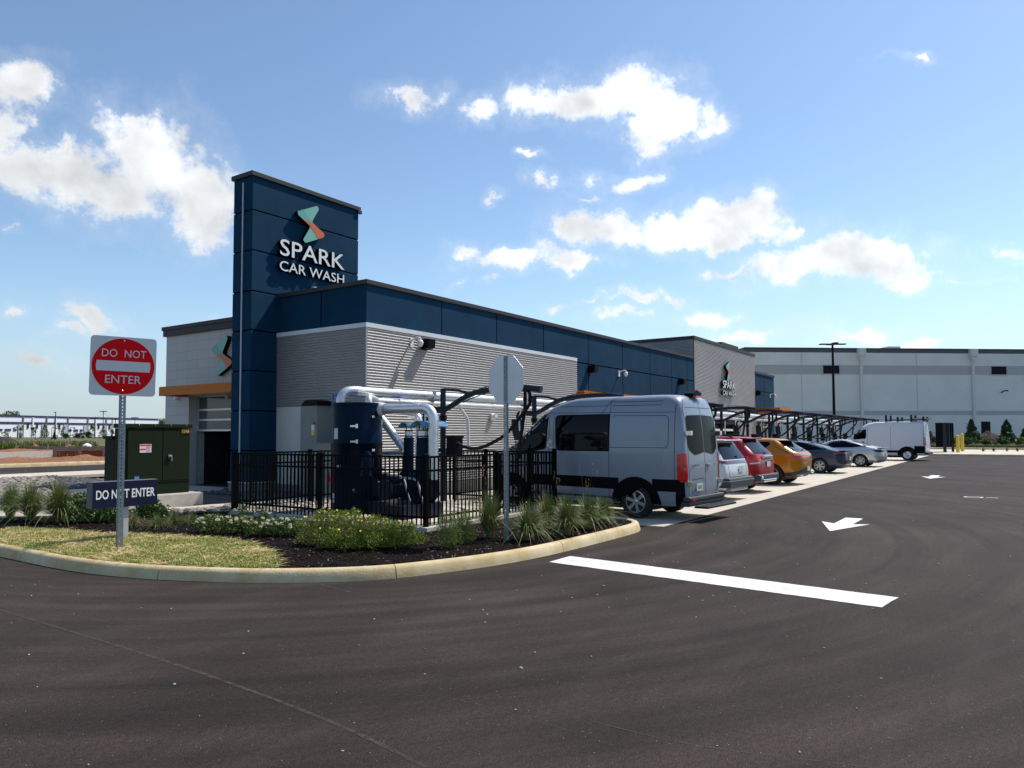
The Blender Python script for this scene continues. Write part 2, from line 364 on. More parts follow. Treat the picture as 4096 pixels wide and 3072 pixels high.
M['rockbed'] = mat('rock_bed_earth', (.07, .06, .05), .95, var=.3, vscale=12)
M['straw'] = mat('pale_straw', (.62, .50, .22), .8)
M['blade'] = mat('grass_blade', (.13, .22, .025), .7)
M['chip'] = mat('mulch_chip', (.018, .011, .0085), .9, spec=.1); M['chip2'] = mat('pale_mulch_chip', (.16, .13, .11), .8)

m = MB(); 
ring = [(2500*math.cos(a*math.pi/24), 2500*math.sin(a*math.pi/24), -.08) for a in range(48)]
m.add(ring, [tuple(range(48))]); struct(m.build('ground', 'field'))
m = MB()
for x0, y0, x1, y1 in ((-80,-90,67.3,5.72),(-80,5.72,7.4,46.8),(7.4,36.5,220,46.8),(7.4,5.72,13.45,7.6)): m.quad((x0,y0,0),(x1,y0,0),(x1,y1,0),(x0,y1,0))
struct(m.build('asphalt_road', 'asphalt'))
m = MB(); m.box((13.5, 5.66, -.05), (67.3, 13.9, .008)); struct(m.build('parking_pavement', 'conc'))
# painted stall lines, stop bar and arrows
m = MB()
for k in range(13):
    x = 16.88+4.14*(k-1)+ (0 if k else .9)
    a = Vector((x, 5.78, .012)); b = Vector((x+.2*5.2, 11.0, .012)); w = Vector((.05, 0, 0))
    if k: m.quad(a-w, a+w, b+w, b-w)
struct(m.build('stall_lines', 'paint'))
def ragged(a, b, n, j):
    a, b = Vector(a), Vector(b); return [a.lerp(b, i/n)+Vector((random.uniform(-j, j), random.uniform(-j, j), 0)) for i in range(n)]
m = MB()
for A_, B_, C_, D_ in (((8.93,5.46,.005),(8.5,1.12,.005),(8.79,1.08,.005),(9.225,5.46,.005)), ((9.229,5.46,.005),(8.794,1.08,.005),(9.1,1.03,.005),(9.53,5.46,.005))):
    P1 = ragged(A_, B_, 70, .007); P2 = ragged(D_, C_, 70, .004)
    for i in range(69): m.quad(P1[i], P1[i+1], P2[i+1], P2[i])
struct(m.build('stop_bar', 'paint'))
for x, y in ((14.55, 2.85), (33.3, 2.8)):
    m = MB(); sc_ = 1.0 if x < 20 else 1.1
    P_ = [(0,0),(1.52*sc_,-.45),(1.3*sc_,-.17),(2.5*sc_,-.17),(2.5*sc_,.17),(1.3*sc_,.17),(1.52*sc_,.45)]
    m.add([(x+a, y+b, .005) for a, b in P_], [(0,1,2,5,6),(2,3,4,5)]); struct(m.build('arrow_marking', 'paint'))
m = MB()      # surveyor's spray marks
c0 = G(3894, 1989); 
for i in range(24):
    a, b = i*math.pi/12, (i+1)*math.pi/12
    f = lambda t, r: (c0.x+r*.24*math.cos(t), c0.y+r*.24*math.sin(t), .005)
    m.quad(f(a,.75), f(b,.75), f(b,1.0), f(a,1.0))
c1 = G(3960, 1991); m.obox((c1.x, c1.y, .003), RT*.12, FW.cross(RT)*.001, Vector((FW.x,FW.y,0))*.03); c1 = G(3985, 1992); m.obox((c1.x, c1.y, .003), RT*.04, FW.cross(RT)*.001, Vector((FW.x,FW.y,0))*.05)
struct(m.build('utility_spray_marks', 'paint'))
# pale scratches dragged across the asphalt
def strip(mb, pts, w, z=.0045, wob=.03):
    P_ = [Vector((p.x, p.y, z)) for p in pts]; P_ = spline(P_, 14); last = None
    for i in range(len(P_)-1):
        d = (P_[i+1]-P_[i]); n_ = Vector((-d.y, d.x, 0)).normalized()*w*(.7+.4*random.random())*.5
        
        off = n_*0
        a = last or (P_[i]-n_+off, P_[i]+n_+off); b = (P_[i+1]-n_, P_[i+1]+n_)
        mb.quad(a[0], a[1], b[1], b[0]); last = b
M['scratch'] = mat('dust_scratch', (.095, .078, .062), .9)
def worn(m, sc, p0, p1, top):
    nt = m.node_tree; b = nt.nodes['Principled BSDF']; tc = nt.nodes.new('ShaderNodeTexCoord'); n = nt.nodes.new('ShaderNodeTexNoise'); n.inputs['Scale'].default_value = sc; n.inputs['Detail'].default_value = 8; n.inputs['Roughness'].default_value = .7; nt.links.new(tc.outputs['Object'], n.inputs['Vector'])
    r = nt.nodes.new('ShaderNodeMapRange'); r.inputs[1].default_value = p0; r.inputs[2].default_value = p1; r.inputs[4].default_value = top; nt.links.new(n.outputs['Fac'], r.inputs[0]); nt.links.new(r.outputs[0], b.inputs['Alpha'])
worn(M['scratch'], 14, .38, .70, .75)
m = MB(); S_ = 4096/2212; 
for pts, w in (([(0,1318),(330,1420),(560,1500),(760,1580),(920,1659)], .035), ([(0,1300),(250,1350),(330,1366)], .010), ([(1280,1560),(1500,1610),(1880,1659)], .008),
               ([(850,1500),(1000,1515),(1250,1585)], .006), ([(1000,1085),(1180,1095)], .01), ([(1560,1070),(1800,1085),(1790,1090)], .03), ([(680,1260),(760,1281)], .03)):
    strip(m, [G(x*S_, y*S_) for x, y in pts], w)
struct(m.build('dust_scratches', 'scratch'))
# grit scattered on the asphalt
def pebbles(name, poly_fn, n, smin, smax, material, z, flat=.6, sub=1, seed=1, gap=False):
    rnd = random.Random(seed); bm = bmesh.new(); bmesh.ops.create_icosphere(bm, subdivisions=sub, radius=1); base = np.array([v.co[:] for v in bm.verts]); F_ = np.array([[v.index for v in f.verts] for f in bm.faces]); bm.free()
    V_ = []; FF = []
    for i in range(n):
        x, y = poly_fn(rnd); s = rnd.uniform(smin, smax)*(1 if rnd.random() < .8 else 1.4); a = rnd.random()*6.28
        v = base*np.array([s, s*rnd.uniform(.6, .9), s*flat*rnd.uniform(.7, 1.1)])*(1+.12*np.sin(base[:, [1, 2, 0]]*5+rnd.random()*9))
        ca, sa = math.cos(a), math.sin(a); v = v@np.array([[ca, sa, 0], [-sa, ca, 0], [0, 0, 1]]); v += (x, y, z+s*flat*.35*rnd.random())
        V_.append(v); FF.append(F_+len(base)*i)
    V_ = np.concatenate(V_); FF = np.concatenate(FF); me = bpy.data.meshes.new(name); me.from_pydata(V_.tolist(), [], FF.tolist()); me.materials.append(M[material]); me.polygons.foreach_set('use_smooth', [True]*len(FF))
    o = bpy.data.objects.new(name, me); C.objects.link(o); return o
M['grit'] = mat('pale_grit', (.42, .38, .32), .8)
def gpos(r):
    while True:
        x, y = r.uniform(1, 26), r.uniform(-6, 11.5)
        if y < 5.3 or x < 4.4: 
            if r.random() < 1.2/(1+.12*abs(y-5.5)) : return x, y
o = pebbles('gravel_grit', gpos, 420, .005, .014, 'grit', .004, seed=3); stuff(o, 'loose pale grit and small stones scattered over the asphalt', 'grit')

# kerb swept along a path, in poured lengths with open joints
def kerb(path, name='kerb', h=.155, w=.17, step=3.05, closed=False, z0=0.0, gap=.012, inward=1):
    P_ = [Vector((p[0], p[1], 0)) for p in path]; seg = [(P_[i+1]-P_[i]).length for i in range(len(P_)-1)]; tot = sum(seg)
    def at_(s):
        for i, l in enumerate(seg):
            if s <= l or i == len(seg)-1: return P_[i].lerp(P_[i+1], s/l if l else 0), (P_[i+1]-P_[i]).normalized()
            s -= l
    prof = [(0,-.06),(.012,.04),(.035,h-.045),(.055,h-.015),(.09,h),(w-.03,h),(w-.005,h-.015),(w,-.06)]
    mb = MB(); s = 0
    while s < tot-.05:
        e = min(s+step, tot); n_ = max(2, int((e-s)/.15)); rows = []
        for i in range(n_+1):
            t = s+gap/2+(e-s-gap)*i/n_; p, d = at_(t); p2, d2 = at_(min(tot, t+.12)); p3, d3 = at_(max(0, t-.12)); d = (d2+d3).normalized()
            nn = Vector((-d.y, d.x, 0))*inward; rows.append([p+nn*a+Vector((0,0,z0+b)) for a, b in prof])
        k = len(prof); vs = [v for r in rows for v in r]
        fs = [(i*k+j, i*k+j+1, (i+1)*k+j+1, (i+1)*k+j) for i in range(n_) for j in range(k-1)]
        mb.add(vs, fs, 0, True); mb.add(rows[0], [tuple(range(k))], 0, False); mb.add(rows[-1], [tuple(range(k-1,-1,-1))], 0, False)
        s = e
    return struct(mb.build(name, 'kerb', sharp=50))
ISL = [(4.85,36.3),(4.85,14),(4.84,11.05),(4.92,9.96),(5.08,9.2),(5.33,8.5),(5.68,7.75),(6.18,7.05),(6.65,6.6),(7.2,6.3),(8.17,5.96),(9.15,5.78),(10.41,5.72),(12.2,5.72),(12.75,5.80),(13.15,6.02),(13.36,6.4),(13.4,7.0),(13.4,8.4)]
ISL2 = [tuple(p)[:2] for p in spline([(x, y, 0) for x, y in ISL], 4)]
kerb(ISL2)
# planting bed inside the kerb
m = MB(); m.prism([(x+.1*(1 if x < 7 else 0), y+.1*(1 if y < 8 else 0)) for x, y in ISL2 if y < 36][:-2]+[(13.3,8.5),(9.6,8.4),(9.6,14.1),(9.0,14.9),(8.4,15.5),(7.5,16.3),(6.6,17.1),(5.0,18.5)], -.05, .12)
struct(m.build('planting_bed', 'mulch'))
LAWN = [(4.99,20.5),(4.99,11.05),(5.07,10.0),(5.22,9.25),(5.47,8.58),(5.8,7.9),(5.98,7.6),(6.3,7.95),(6.84,8.83),(7.14,9.65),(7.21,10.43),(6.89,11.69),(6.45,12.79),(6.24,13.98),(5.8,15.02),(5.6,18.2)]
m = MB(); m.prism(LAWN, .05, .135); struct(m.build('lawn', 'lawnbase'))
m = MB(); m.prism([(5.0,18.5),(6.6,17.1),(7.5,16.3),(8.4,15.5),(9.1,14.95),(10.3,14.86),(12.3,14.1),(13.9,14.1),(13.9,15.6),(11.4,15.92),(9.9,15.87),(8.4,16.9),(7.2,18.3),(5.0,20.5)], .0, .15); struct(m.build('footpath', 'conc'))
m = MB(); m.prism([(5.0,20.5),(7.2,18.3),(8.4,16.9),(9.9,15.87),(11.4,15.92),(14.05,15.6),(14.3,22.7),(14.3,33.0),(5.0,33.0)], .0, .10); m.prism([(9.6,14.05),(14.0,14.05),(14.0,14.1),(12.3,14.1),(10.3,14.86),(9.1,14.95)], .0, .11); m.box((9.9,8.6,0),(14.2,14.04,.17))
struct(m.build('rock_bed_base', 'rockbed'))
m = MB(); m.box((9.75, 8.42, .1), (14.2, 14.05, .185)); struct(m.build('enclosure_slab', 'conc'))
m = MB(); m.box((5.0, 33.05, 0), (90, 36.5, .12)); m.box((10.8,19.9,.05),(14.4,24.2,.13)); m.box((11.0,25.3,.05),(14.3,25.9,.16)); struct(m.build('far_footpath', 'conc'))
kerb([(5.0, 46.8), (130, 46.8)], 'far_kerb', inward=1, h=.22, w=.25)
m = MB(); m.box((-80, 47.0, -.05), (260, 100, .10)); struct(m.build('soil_ground', 'soil'))
m = MB()
nx, ny = 60, 24
vs = [(-60+i*9, 100+j*12, .05+ .9*(1-math.exp(-j/3))+.5*noise.noise(Vector((i*.35, j*.5, 0)))) for j in range(ny+1) for i in range(nx+1)]
m.add(vs, [(j*(nx+1)+i, j*(nx+1)+i+1, (j+1)*(nx+1)+i+1, (j+1)*(nx+1)+i) for j in range(ny) for i in range(nx)], 0, True)
struct(m.build('grass_field', 'field'))
# right-hand far side: kerbs, paving, verge
kerb([(67.3, -90), (67.3, 9)], 'kerb', inward=-1)
m = MB(); m.box((67.45, -90, -.05), (86.8, 36, .13)); struct(m.build('far_pavement', 'conc'))
kerb([(86.8, -90), (86.8, 30)], 'kerb', inward=-1, z0=.13, h=.2)
M['verge'] = mat('verge_turf', (.05, .06, .02), .95, col2=(.16, .16, .05), vscale=1.5, bump=1, bscale=20, dist=.08)
m = MB(); m.box((86.95, -90, 0), (106, 36, .32)); struct(m.build('grass_verge', 'verge'))
m = MB(); m.box((106.01, -120, 0), (200, 60, .30)); struct(m.build('dirt_ground', 'soil2'))

def inpoly(x, y, P_):
    c = False; j = len(P_)-1
    for i in range(len(P_)):
        if (P_[i][1] > y) != (P_[j][1] > y) and x < (P_[j][0]-P_[i][0])*(y-P_[i][1])/(P_[j][1]-P_[i][1])+P_[i][0]: c = not c
        j = i
    return c
def sampler(P_, holes=()):
    xs = [p[0] for p in P_]; ys = [p[1] for p in P_]
    def f(r):
        while True:
            x, y = r.uniform(min(xs), max(xs)), r.uniform(min(ys), max(ys))
            if inpoly(x, y, P_) and not any(inpoly(x, y, h) for h in holes): return x, y
    return f
RK1 = [(5.1,20.7),(7.3,18.5),(8.6,17.4),(9.9,16.45),(10.2,18.0),(10.6,24.0),(11.0,26.0),(13.0,29.0),(14.2,32.8),(5.1,32.8)]
o = pebbles('river_rocks', sampler(RK1), 5200, .05, .11, 'rock', .12, seed=5); stuff(o, 'pale tan river rocks covering the bed beyond the footpath', 'river rocks')
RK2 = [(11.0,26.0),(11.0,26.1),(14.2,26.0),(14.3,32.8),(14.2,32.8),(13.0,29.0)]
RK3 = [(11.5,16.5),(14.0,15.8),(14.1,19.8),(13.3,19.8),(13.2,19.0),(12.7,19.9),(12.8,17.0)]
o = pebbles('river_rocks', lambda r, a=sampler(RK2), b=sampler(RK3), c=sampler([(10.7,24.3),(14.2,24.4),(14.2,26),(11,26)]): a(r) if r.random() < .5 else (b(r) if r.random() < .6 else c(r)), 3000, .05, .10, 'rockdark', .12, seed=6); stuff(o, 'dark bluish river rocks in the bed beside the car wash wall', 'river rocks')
RK4 = [(8.2,15.55),(9.0,14.7),(9.7,14.05),(9.9,13.9),(13.9,14.05),(13.9,14.1),(12.3,14.15),(10.3,14.8),(9.1,14.9),(8.5,15.5)]
RK5 = [(9.7,12.2),(9.75,14.0),(14.0,14.0),(14.0,12.6)]
o = pebbles('river_rocks', lambda r, a=sampler(RK4), b=sampler(RK5): a(r) if r.random() < .6 else b(r), 1100, .05, .105, 'rock', .16, seed=8); stuff(o, 'pinkish tan river rocks around the foot of the black fence', 'river rocks')

# lawn: straw litter and short blades; mulch chips
def blades(name, samp, n, lmin, lmax, w, up, mats, pick, z, seed, label, cat, bend=.3):
    rnd = random.Random(seed); V_ = []; F_ = []; I_ = []
    for i in range(n):
        x, y = samp(rnd); l = rnd.uniform(lmin, lmax); a = rnd.random()*6.283; el = rnd.uniform(*up)
        d = Vector((math.cos(a)*math.cos(el), math.sin(a)*math.cos(el), math.sin(el)))*l; s = Vector((-math.sin(a), math.cos(a), rnd.uniform(-.4, .4))).normalized()*w*rnd.uniform(.6, 1.3)*.5
        p = Vector((x, y, z+rnd.random()*.012)); md = p+d*.55+Vector((0, 0, l*bend*.2)); e = p+d-Vector((0, 0, l*bend*.15*rnd.random())); o_ = len(V_)
        V_ += [p-s, p+s, md-s*.9, md+s*.9, e]; F_ += [(o_, o_+1, o_+3, o_+2), (o_+2, o_+3, o_+4)]; k = pick(rnd, x, y); I_ += [k, k]
    me = bpy.data.meshes.new(name); me.from_pydata(V_, [], F_)
    for q in mats: me.materials.append(M[q])
    me.polygons.foreach_set('material_index', I_); o = bpy.data.objects.new(name, me); C.objects.link(o); return stuff(o, label, cat)
M['straw2'] = mat('golden_straw', (.44, .32, .09), .8); M['blade2'] = mat('yellow_green_blade', (.30, .32, .045), .7)
near = [(4.99,14.8)]+LAWN[1:14]+[(5.9,14.8)]
def lawnpick(r, x, y):
    g = noise.noise(Vector((x*.9, y*.9, 3)))+(.75 if y < 11 else -.1)
    u = r.random(); return (2 if u < .55 else 3) if u < .62+.5*g else (0 if r.random() < .7 else 1)
blades('straw_grass', lambda r, a=sampler(near): next(p for p in iter(lambda: a(r), None) if noise.noise(Vector((p[0]*1.7, p[1]*1.7, 7))) > -.30+.25*r.random()), 60000, .025, .075, .006, (.3, 1.4), ['straw', 'straw2', 'blade', 'blade2'], lawnpick, .135, 11, 'thin new lawn of short green and yellow blades behind the kerb', 'grass')
blades('straw_litter', sampler(near), 15000, .06, .22, .007, (0, .22), ['straw', 'straw2'], lambda r, x, y: 0 if r.random() < .7 else 1, .15, 12, 'loose pale straw strewn over the new lawn', 'straw', bend=.1)
MUL = [(4.99,17.0)]+[(x, y) for x, y in ISL2 if y < 13][:-3]+[(13.3,8.4),(9.6,8.4),(9.6,14.0),(8.4,15.4),(7.5,16.2),(6.6,17.0)]
blades('mulch_chips', sampler([(x+(.16 if x < 6.5 else 0), y+(.17 if y < 7.5 else 0)) for x, y in MUL], [LAWN]), 26000, .02, .065, .014, (-.1, .5), ['chip', 'chip2', 'mulch'], lambda r, x, y: 1 if r.random() < .07 else (0 if r.random() < .7 else 2), .122, 13, 'shredded dark brown mulch covering the planting bed', 'mulch', bend=.2)
# ------------------------------------------------------------------ car wash building
def block_mat():
    m = mat('white_block_tile', (.50, .50, .50), .7); nt = m.node_tree; b = nt.nodes['Principled BSDF']; L = nt.links.new; N = nt.nodes.new
    tc = N('ShaderNodeTexCoord'); sp = N('ShaderNodeSeparateXYZ'); L(tc.outputs['Object'], sp.inputs[0]); cb = N('ShaderNodeCombineXYZ'); L(sp.outputs[1], cb.inputs[0]); L(sp.outputs[2], cb.inputs[1])
    br = N('ShaderNodeTexBrick'); br.offset = .0; br.inputs['Scale'].default_value = 1; br.inputs['Brick Width'].default_value = .61; br.inputs['Row Height'].default_value = .31; br.inputs['Mortar Size'].default_value = .006
    br.inputs['Color1'].default_value = (.52, .51, .47, 1); br.inputs['Color2'].default_value = (.48, .47, .44, 1); br.inputs['Mortar'].default_value = (.34, .33, .31, 1)
    L(cb.outputs[0], br.inputs['Vector']); L(br.outputs['Color'], b.inputs['Base Color']); return m
M['tile'] = block_mat()
bld = thing('car_wash_building', 'long navy and grey corrugated car wash with a tall blue corner tower', 'building', (14.13, 14.37, 0))
YW, XS = 14.37, 14.13
def wave(mb, O, U, length, z0, z1, Nn, pitch=.077, amp=.016, mi=0):
    """horizontal corrugation: sheet in plane O + U*len, from z0 to z1, bulging along N"""
    O, U, Nn = Vector(O), Vector(U), Vector(Nn); n = max(2, int(round((z1-z0)/pitch))); k = 8; vs = []
    for i in range(n*k+1):
        z = z0+(z1-z0)*i/(n*k); d = amp*(1-math.cos(2*math.pi*i/k))*.5*2
        p = O+Vector((0,0,z))+Nn*d; vs += [p, p+U*length]
    mb.add(vs, [(2*i, 2*i+1, 2*i+3, 2*i+2) for i in range(n*k)], mi, True)
def vjoint(mb, p, Nn, z0, z1, w=.034):   # recessed-look dark joint strip
    mb.box((p[0]-(w/2 if Nn == 'y' else .003), p[1]-(.003 if Nn == 'y' else w/2), z0), (p[0]+(w/2 if Nn == 'y' else 0), p[1]+(0 if Nn == 'y' else w/2), z1))
# tower
JZ = [8.34, 7.16, 5.97, 4.83, 3.66, 2.50, 1.35]
tw = MB(); zz = [.42]+sorted(JZ)+[9.335]
for a, b in zip(zz[:-1], zz[1:]):
    tw.box((13.19, 18.07, a+(.016 if a > .5 else 0)), (17.37, 18.95, b-(.016 if b < 9 else 0)))
T = tw.build('tower', 'stucco', bld, bevel=.012)
tc_ = MB(); tc_.box((13.215, 18.095, .42), (17.345, 18.925, 9.25)); tc_.build('joint', 'joint', T, world=False).matrix_parent_inverse = Matrix.Identity(4)
def sub(mb, name, mats, parent, **k):
    o = mb.build(name, mats, None, **k); o.parent = parent; return o
m = MB(); m.box((13.13, 18.01, 9.335), (17.43, 19.01, 9.47)); m.box((17.3, 18.0, 9.24), (17.47, 18.10, 9.36)); sub(m, 'coping', 'coping', T, bevel=.01)
p = PX(973, 760, 13.19); m = MB(); m.box((13.165, 18.475, .95), (13.189, 18.515, 9.2)); sub(m, 'light_strip', mat('led_channel', (.52, .55, .58), .4), T)
m = MB(); m.box((13.16, 18.04, .05), (17.4, 18.98, .42)); sub(m, 'plinth', 'concrete_base', T); m = MB(); m.box((13.14, 18.02, .42), (17.42, 19.0, .445)); sub(m, 'sill_flashing', 'trim', T)
# front wing: stucco band on the short face and the long face
m = MB(); m.box((XS, YW, 4.82), (25.67, 18.07, 5.875)); m.box((17.38, 18.07, 4.82), (25.6, 18.3, 5.85)); m.box((25.67, YW, 3.52), (38.77, YW+3.7, 5.875)); sub(m, 'stucco_wall', 'stucco', bld).matrix_parent_inverse = rootinv(bld)
def part(mb, name, mats, **k): 
    return mb.build(name, mats, bld, **k)
m = MB(); vjoint(m, (XS, 16.17), 'x', 4.85, 5.875); part(m, 'joint', 'joint')
for X in (17.3, 20.2, 23.2, 26.68, 29.9, 32.9, 35.6, 37.75):
    m = MB(); vjoint(m, (X, YW), 'y', 4.85 if X < 25 else 3.52, 5.875); part(m, 'joint', 'joint')
m = MB(); m.box((25.67, YW-.0045, 4.655), (38.77, YW, 4.69)); part(m, 'joint', 'joint')
m = MB(); m.box((XS-.06, YW-.06, 5.875), (38.77, YW+.3, 6.0)); m.box((XS-.06, YW+.3, 5.875), (XS+.3, 18.07, 6.0)); part(m, 'coping', 'coping', bevel=.008)
m = MB(); m.box((XS-.05, YW-.05, 4.70), (25.67, YW+.02, 4.825)); m.box((XS-.05, YW+.02, 4.70), (XS+.02, 18.06, 4.825)); part(m, 'flashing', 'trim', bevel=.004)
m = MB(); wave(m, (XS+.01, YW-.012, 0), (1, 0, 0), 25.66-XS, .35, 4.70, (0, -1, 0)); part(m, 'corrugated_cladding', 'corr')
m = MB(); wave(m, (XS-.012, YW, 0), (0, 1, 0), 3.69, 2.62, 4.70, (-1, 0, 0)); part(m, 'corrugated_cladding', 'corr')
m = MB(); m.box((XS-.046, YW-.046, .36), (XS+.0, YW+.0, 4.70)); part(m, 'corner_trim', 'corr')
m = MB(); m.box((XS-.006, YW, .36), (XS+.3, 18.07, 2.62)); m.box((XS+.01, YW+.005, .3), (25.66, YW+.3, 4.7)); m.box((XS-.012, 15.9, .36), (XS-.006, 15.915, 2.6)); part(m, 'wall_panel', 'panel')
m = MB(); m.box((XS-.05, YW-.05, 0), (25.7, YW+.3, .35)); m.box((XS-.05, YW+.3, 0), (XS+.3, 18.07, .35)); part(m, 'plinth', 'concrete_base')
# roof deck, interior core
m = MB(); m.box((XS+.35, YW+.35, 5.3), (38.7, 24.2, 5.35)); m.box((20, YW+.3, 0), (38.7, 24.2, 5.3)); m.box((39, YW+.3, 0), (50, 24.2, 6.6)); m.box((50.1, YW+.3, 0), (55.0, 24.2, 5.4)); part(m, 'roof', 'concrete_base')
# long face beyond the cladding: storefront under an orange band
m = MB(); m.box((25.67, YW-.35, 3.40), (38.74, YW+.02, 3.52)); part(m, 'orange_band', 'orange')
m = MB(); m.box((25.7, YW+.03, .3), (38.74, YW+.1, 3.4)); part(m, 'storefront_glass', 'glass')
m = MB()
for X in np.arange(25.8, 38.7, 1.6): m.box((X, YW-.02, .3), (X+.07, YW+.03, 3.4))
m.box((25.7, YW-.02, .0), (38.74, YW+.03, .3)); m.box((25.7, YW-.018, 2.3), (38.74, YW+.028, 2.37)); part(m, 'storefront_frame', 'trim')
# raised block
m = MB(); wave(m, (38.77, YW-.012, 0), (1, 0, 0), 3.0, .2, 6.98, (0, -1, 0)); wave(m, (45.8, YW-.012, 0), (1, 0, 0), 4.35, .2, 6.98, (0, -1, 0)); wave(m, (41.77, YW-.012, 0), (1, 0, 0), 4.03, 2.9, 6.98, (0, -1, 0)); wave(m, (38.75, YW, 0), (0, 1, 0), 9.8, 5.5, 6.98, (-1, 0, 0)); part(m, 'corrugated_cladding', 'corr')
m = MB(); m.box((38.79, YW+.02, .0), (50.15, 24.2, 6.98)); part(m, 'block_core', 'dark')
m = MB(); m.box((38.7, YW-.07, 6.98), (50.2, 24.3, 7.16)); part(m, 'coping', 'coping')
m = MB(); m.box((41.77, YW-.03, .1), (45.8, YW+.015, 2.9)); w_ = part(m, 'window', 'glass')
m = MB()
for X in (41.77, 43.7, 45.72): m.box((X, YW-.06, .1), (X+.08, YW-.031, 2.9))
m.box((41.85, YW-.06, 1.95), (45.72, YW-.032, 2.08)); m.box((41.77, YW-.062, 2.82), (45.8, YW-.033, 2.9)); sub(m, 'frame', 'pvc', w_).matrix_parent_inverse = Matrix.Identity(4)
# end block
m = MB(); m.box((50.19, YW, 3.2), (55.0, 24.2, 5.86)); m.box((53.9, YW, 0), (55.0, 24.2, 3.2)); part(m, 'stucco_wall', 'stucco')
m = MB(); vjoint(m, (52.55, YW), 'y', 3.3, 5.86); part(m, 'joint', 'joint'); m = MB(); m.box((50.2, YW-.0045, 4.70), (55.0, YW, 4.73)); part(m, 'joint', 'joint')
m = MB(); m.box((50.19, YW-.06, 5.86), (55.06, 24.2, 6.0)); part(m, 'coping', 'coping')
q0, q1, q2 = PY(3020, 1627, YW), PY(3077, 1626, YW-1.6), PY(3166, 1636, YW-1.6)
m = MB(); m.box((50.3, YW-1.6, q2.z-.33), (q2.x, YW-.08, q2.z+.02)); part(m, 'entrance_canopy', 'orange')
m = MB(); m.box((50.3, YW+.03, .1), (53.9, YW+.1, 3.2)); part(m, 'door_glass', 'glass')
m = MB()
for X in (50.3, 51.2, 52.1, 53.0, 53.82): m.box((X, YW-.03, .1), (X+.08, YW+.03, 3.2))
m.box((50.3, YW-.028, 2.2), (53.9, YW+.028, 2.3)); part(m, 'door_frame', 'galv')
m = MB()
for X in (q2.x-.5,): m.box((X, YW-1.5, 0), (X+.25, YW-1.3, q2.z-.34))
part(m, 'canopy_post', 'panel')
# rooftop box
a, b = PY(2888, 1385, 18.5), PY(2953, 1375, 18.5)
m = MB(); m.box((a.x, 18.5, 7.0), (b.x, 20.5, a.z+.35)); tag(m.build('rooftop_unit', 'coping'), 'dark box-shaped rooftop unit peeking over the raised corrugated block', 'rooftop unit')

# entrance wall of pale block beyond the tower
XW = 14.42; YJ = PX(752, 1800, XW).y; XD = PY(784, 1800, YJ).x
m = MB(); m.box((XW, YJ, .08), (16.0, 24.45, 5.24)); m.box((XW, 18.95, 3.12), (16.0, YJ, 5.24)); m.box((16.0, 24.15, .08), (38.6, 24.45, 5.2)); part(m, 'block_wall', 'tile')
m = MB(); m.box((XW-.08, 18.96, 5.24), (XW+.35, 24.55, 5.45)); m.box((XW-.11, 18.96, 5.45), (XW+.4, 24.6, 5.575)); m.box((XW+.4, 24.2, 5.2), (38.6, 24.55, 5.6)); part(m, 'coping', 'coping')
m = MB(); m.box((XW-.02, YJ-.03, .1), (XD, YJ-.002, 3.12)); part(m, 'door_jamb', 'panel')
cz0, cz1 = 3.17, 3.50
m = MB(); xc = XW-1.0; yc = PX(636, 1548, xc).y
zt, zb = PX(636, 1548, xc).z, PX(636, 1584, xc).z
m.box((xc, 18.96, zb), (xc+.04, yc, zt)); m.box((xc+.04, yc-.04, zb), (XW-.001, yc, zt)); m.box((xc+.04, 18.96, zt-.06), (XW-.001, yc-.04, zt-.01))
part(m, 'entrance_canopy', 'orange')
# overhead door, dark wash bay behind it
m = MB(); m.box((XD+.03, 18.96, 1.96), (XD+.06, YJ-.04, 3.12)); gd = part(m, 'overhead_door', 'glass2')
m = MB()
for z in (1.93, 2.28, 2.62, 3.08): m.box((XD, 18.96, z), (XD+.029, YJ-.04, z+.06))
for y in (20.9, YJ-.08, 19.3): m.box((XD+.002, y-.04, 1.95), (XD+.028, y+.04, 3.1))
sub(m, 'rail', 'alu', gd)
m = MB(); m.box((16.02, 18.96, .1), (24, 19.0, 5.1)); m.box((23, 19, .1), (23.05, 24.1, 5.1)); m.box((16.02, 24.08, .1), (23, 24.14, 5.1)); m.box((XW, 18.96, .08), (23, 24.1, .13)); m.box((XD+.3, YJ-.05, .13), (22, YJ-.002, 3.1)); part(m, 'wash_bay', mat('dark_bay_wall', (.012, .014, .016), .7, var=.3))  # bay walls and floor given a mottled near-black colour
m = MB(); m.tube([(XD+1.1, YJ-.18, .75), (XD+1.1, YJ-.18, 1.2)], .09, 12); m.box((XD+.9, YJ-.08, .65), (XD+1.3, YJ-.06, 1.4)); tag(m.build('fire_extinguisher', 'dark'), 'dark fire extinguisher hanging inside the wash bay opening', 'extinguisher')

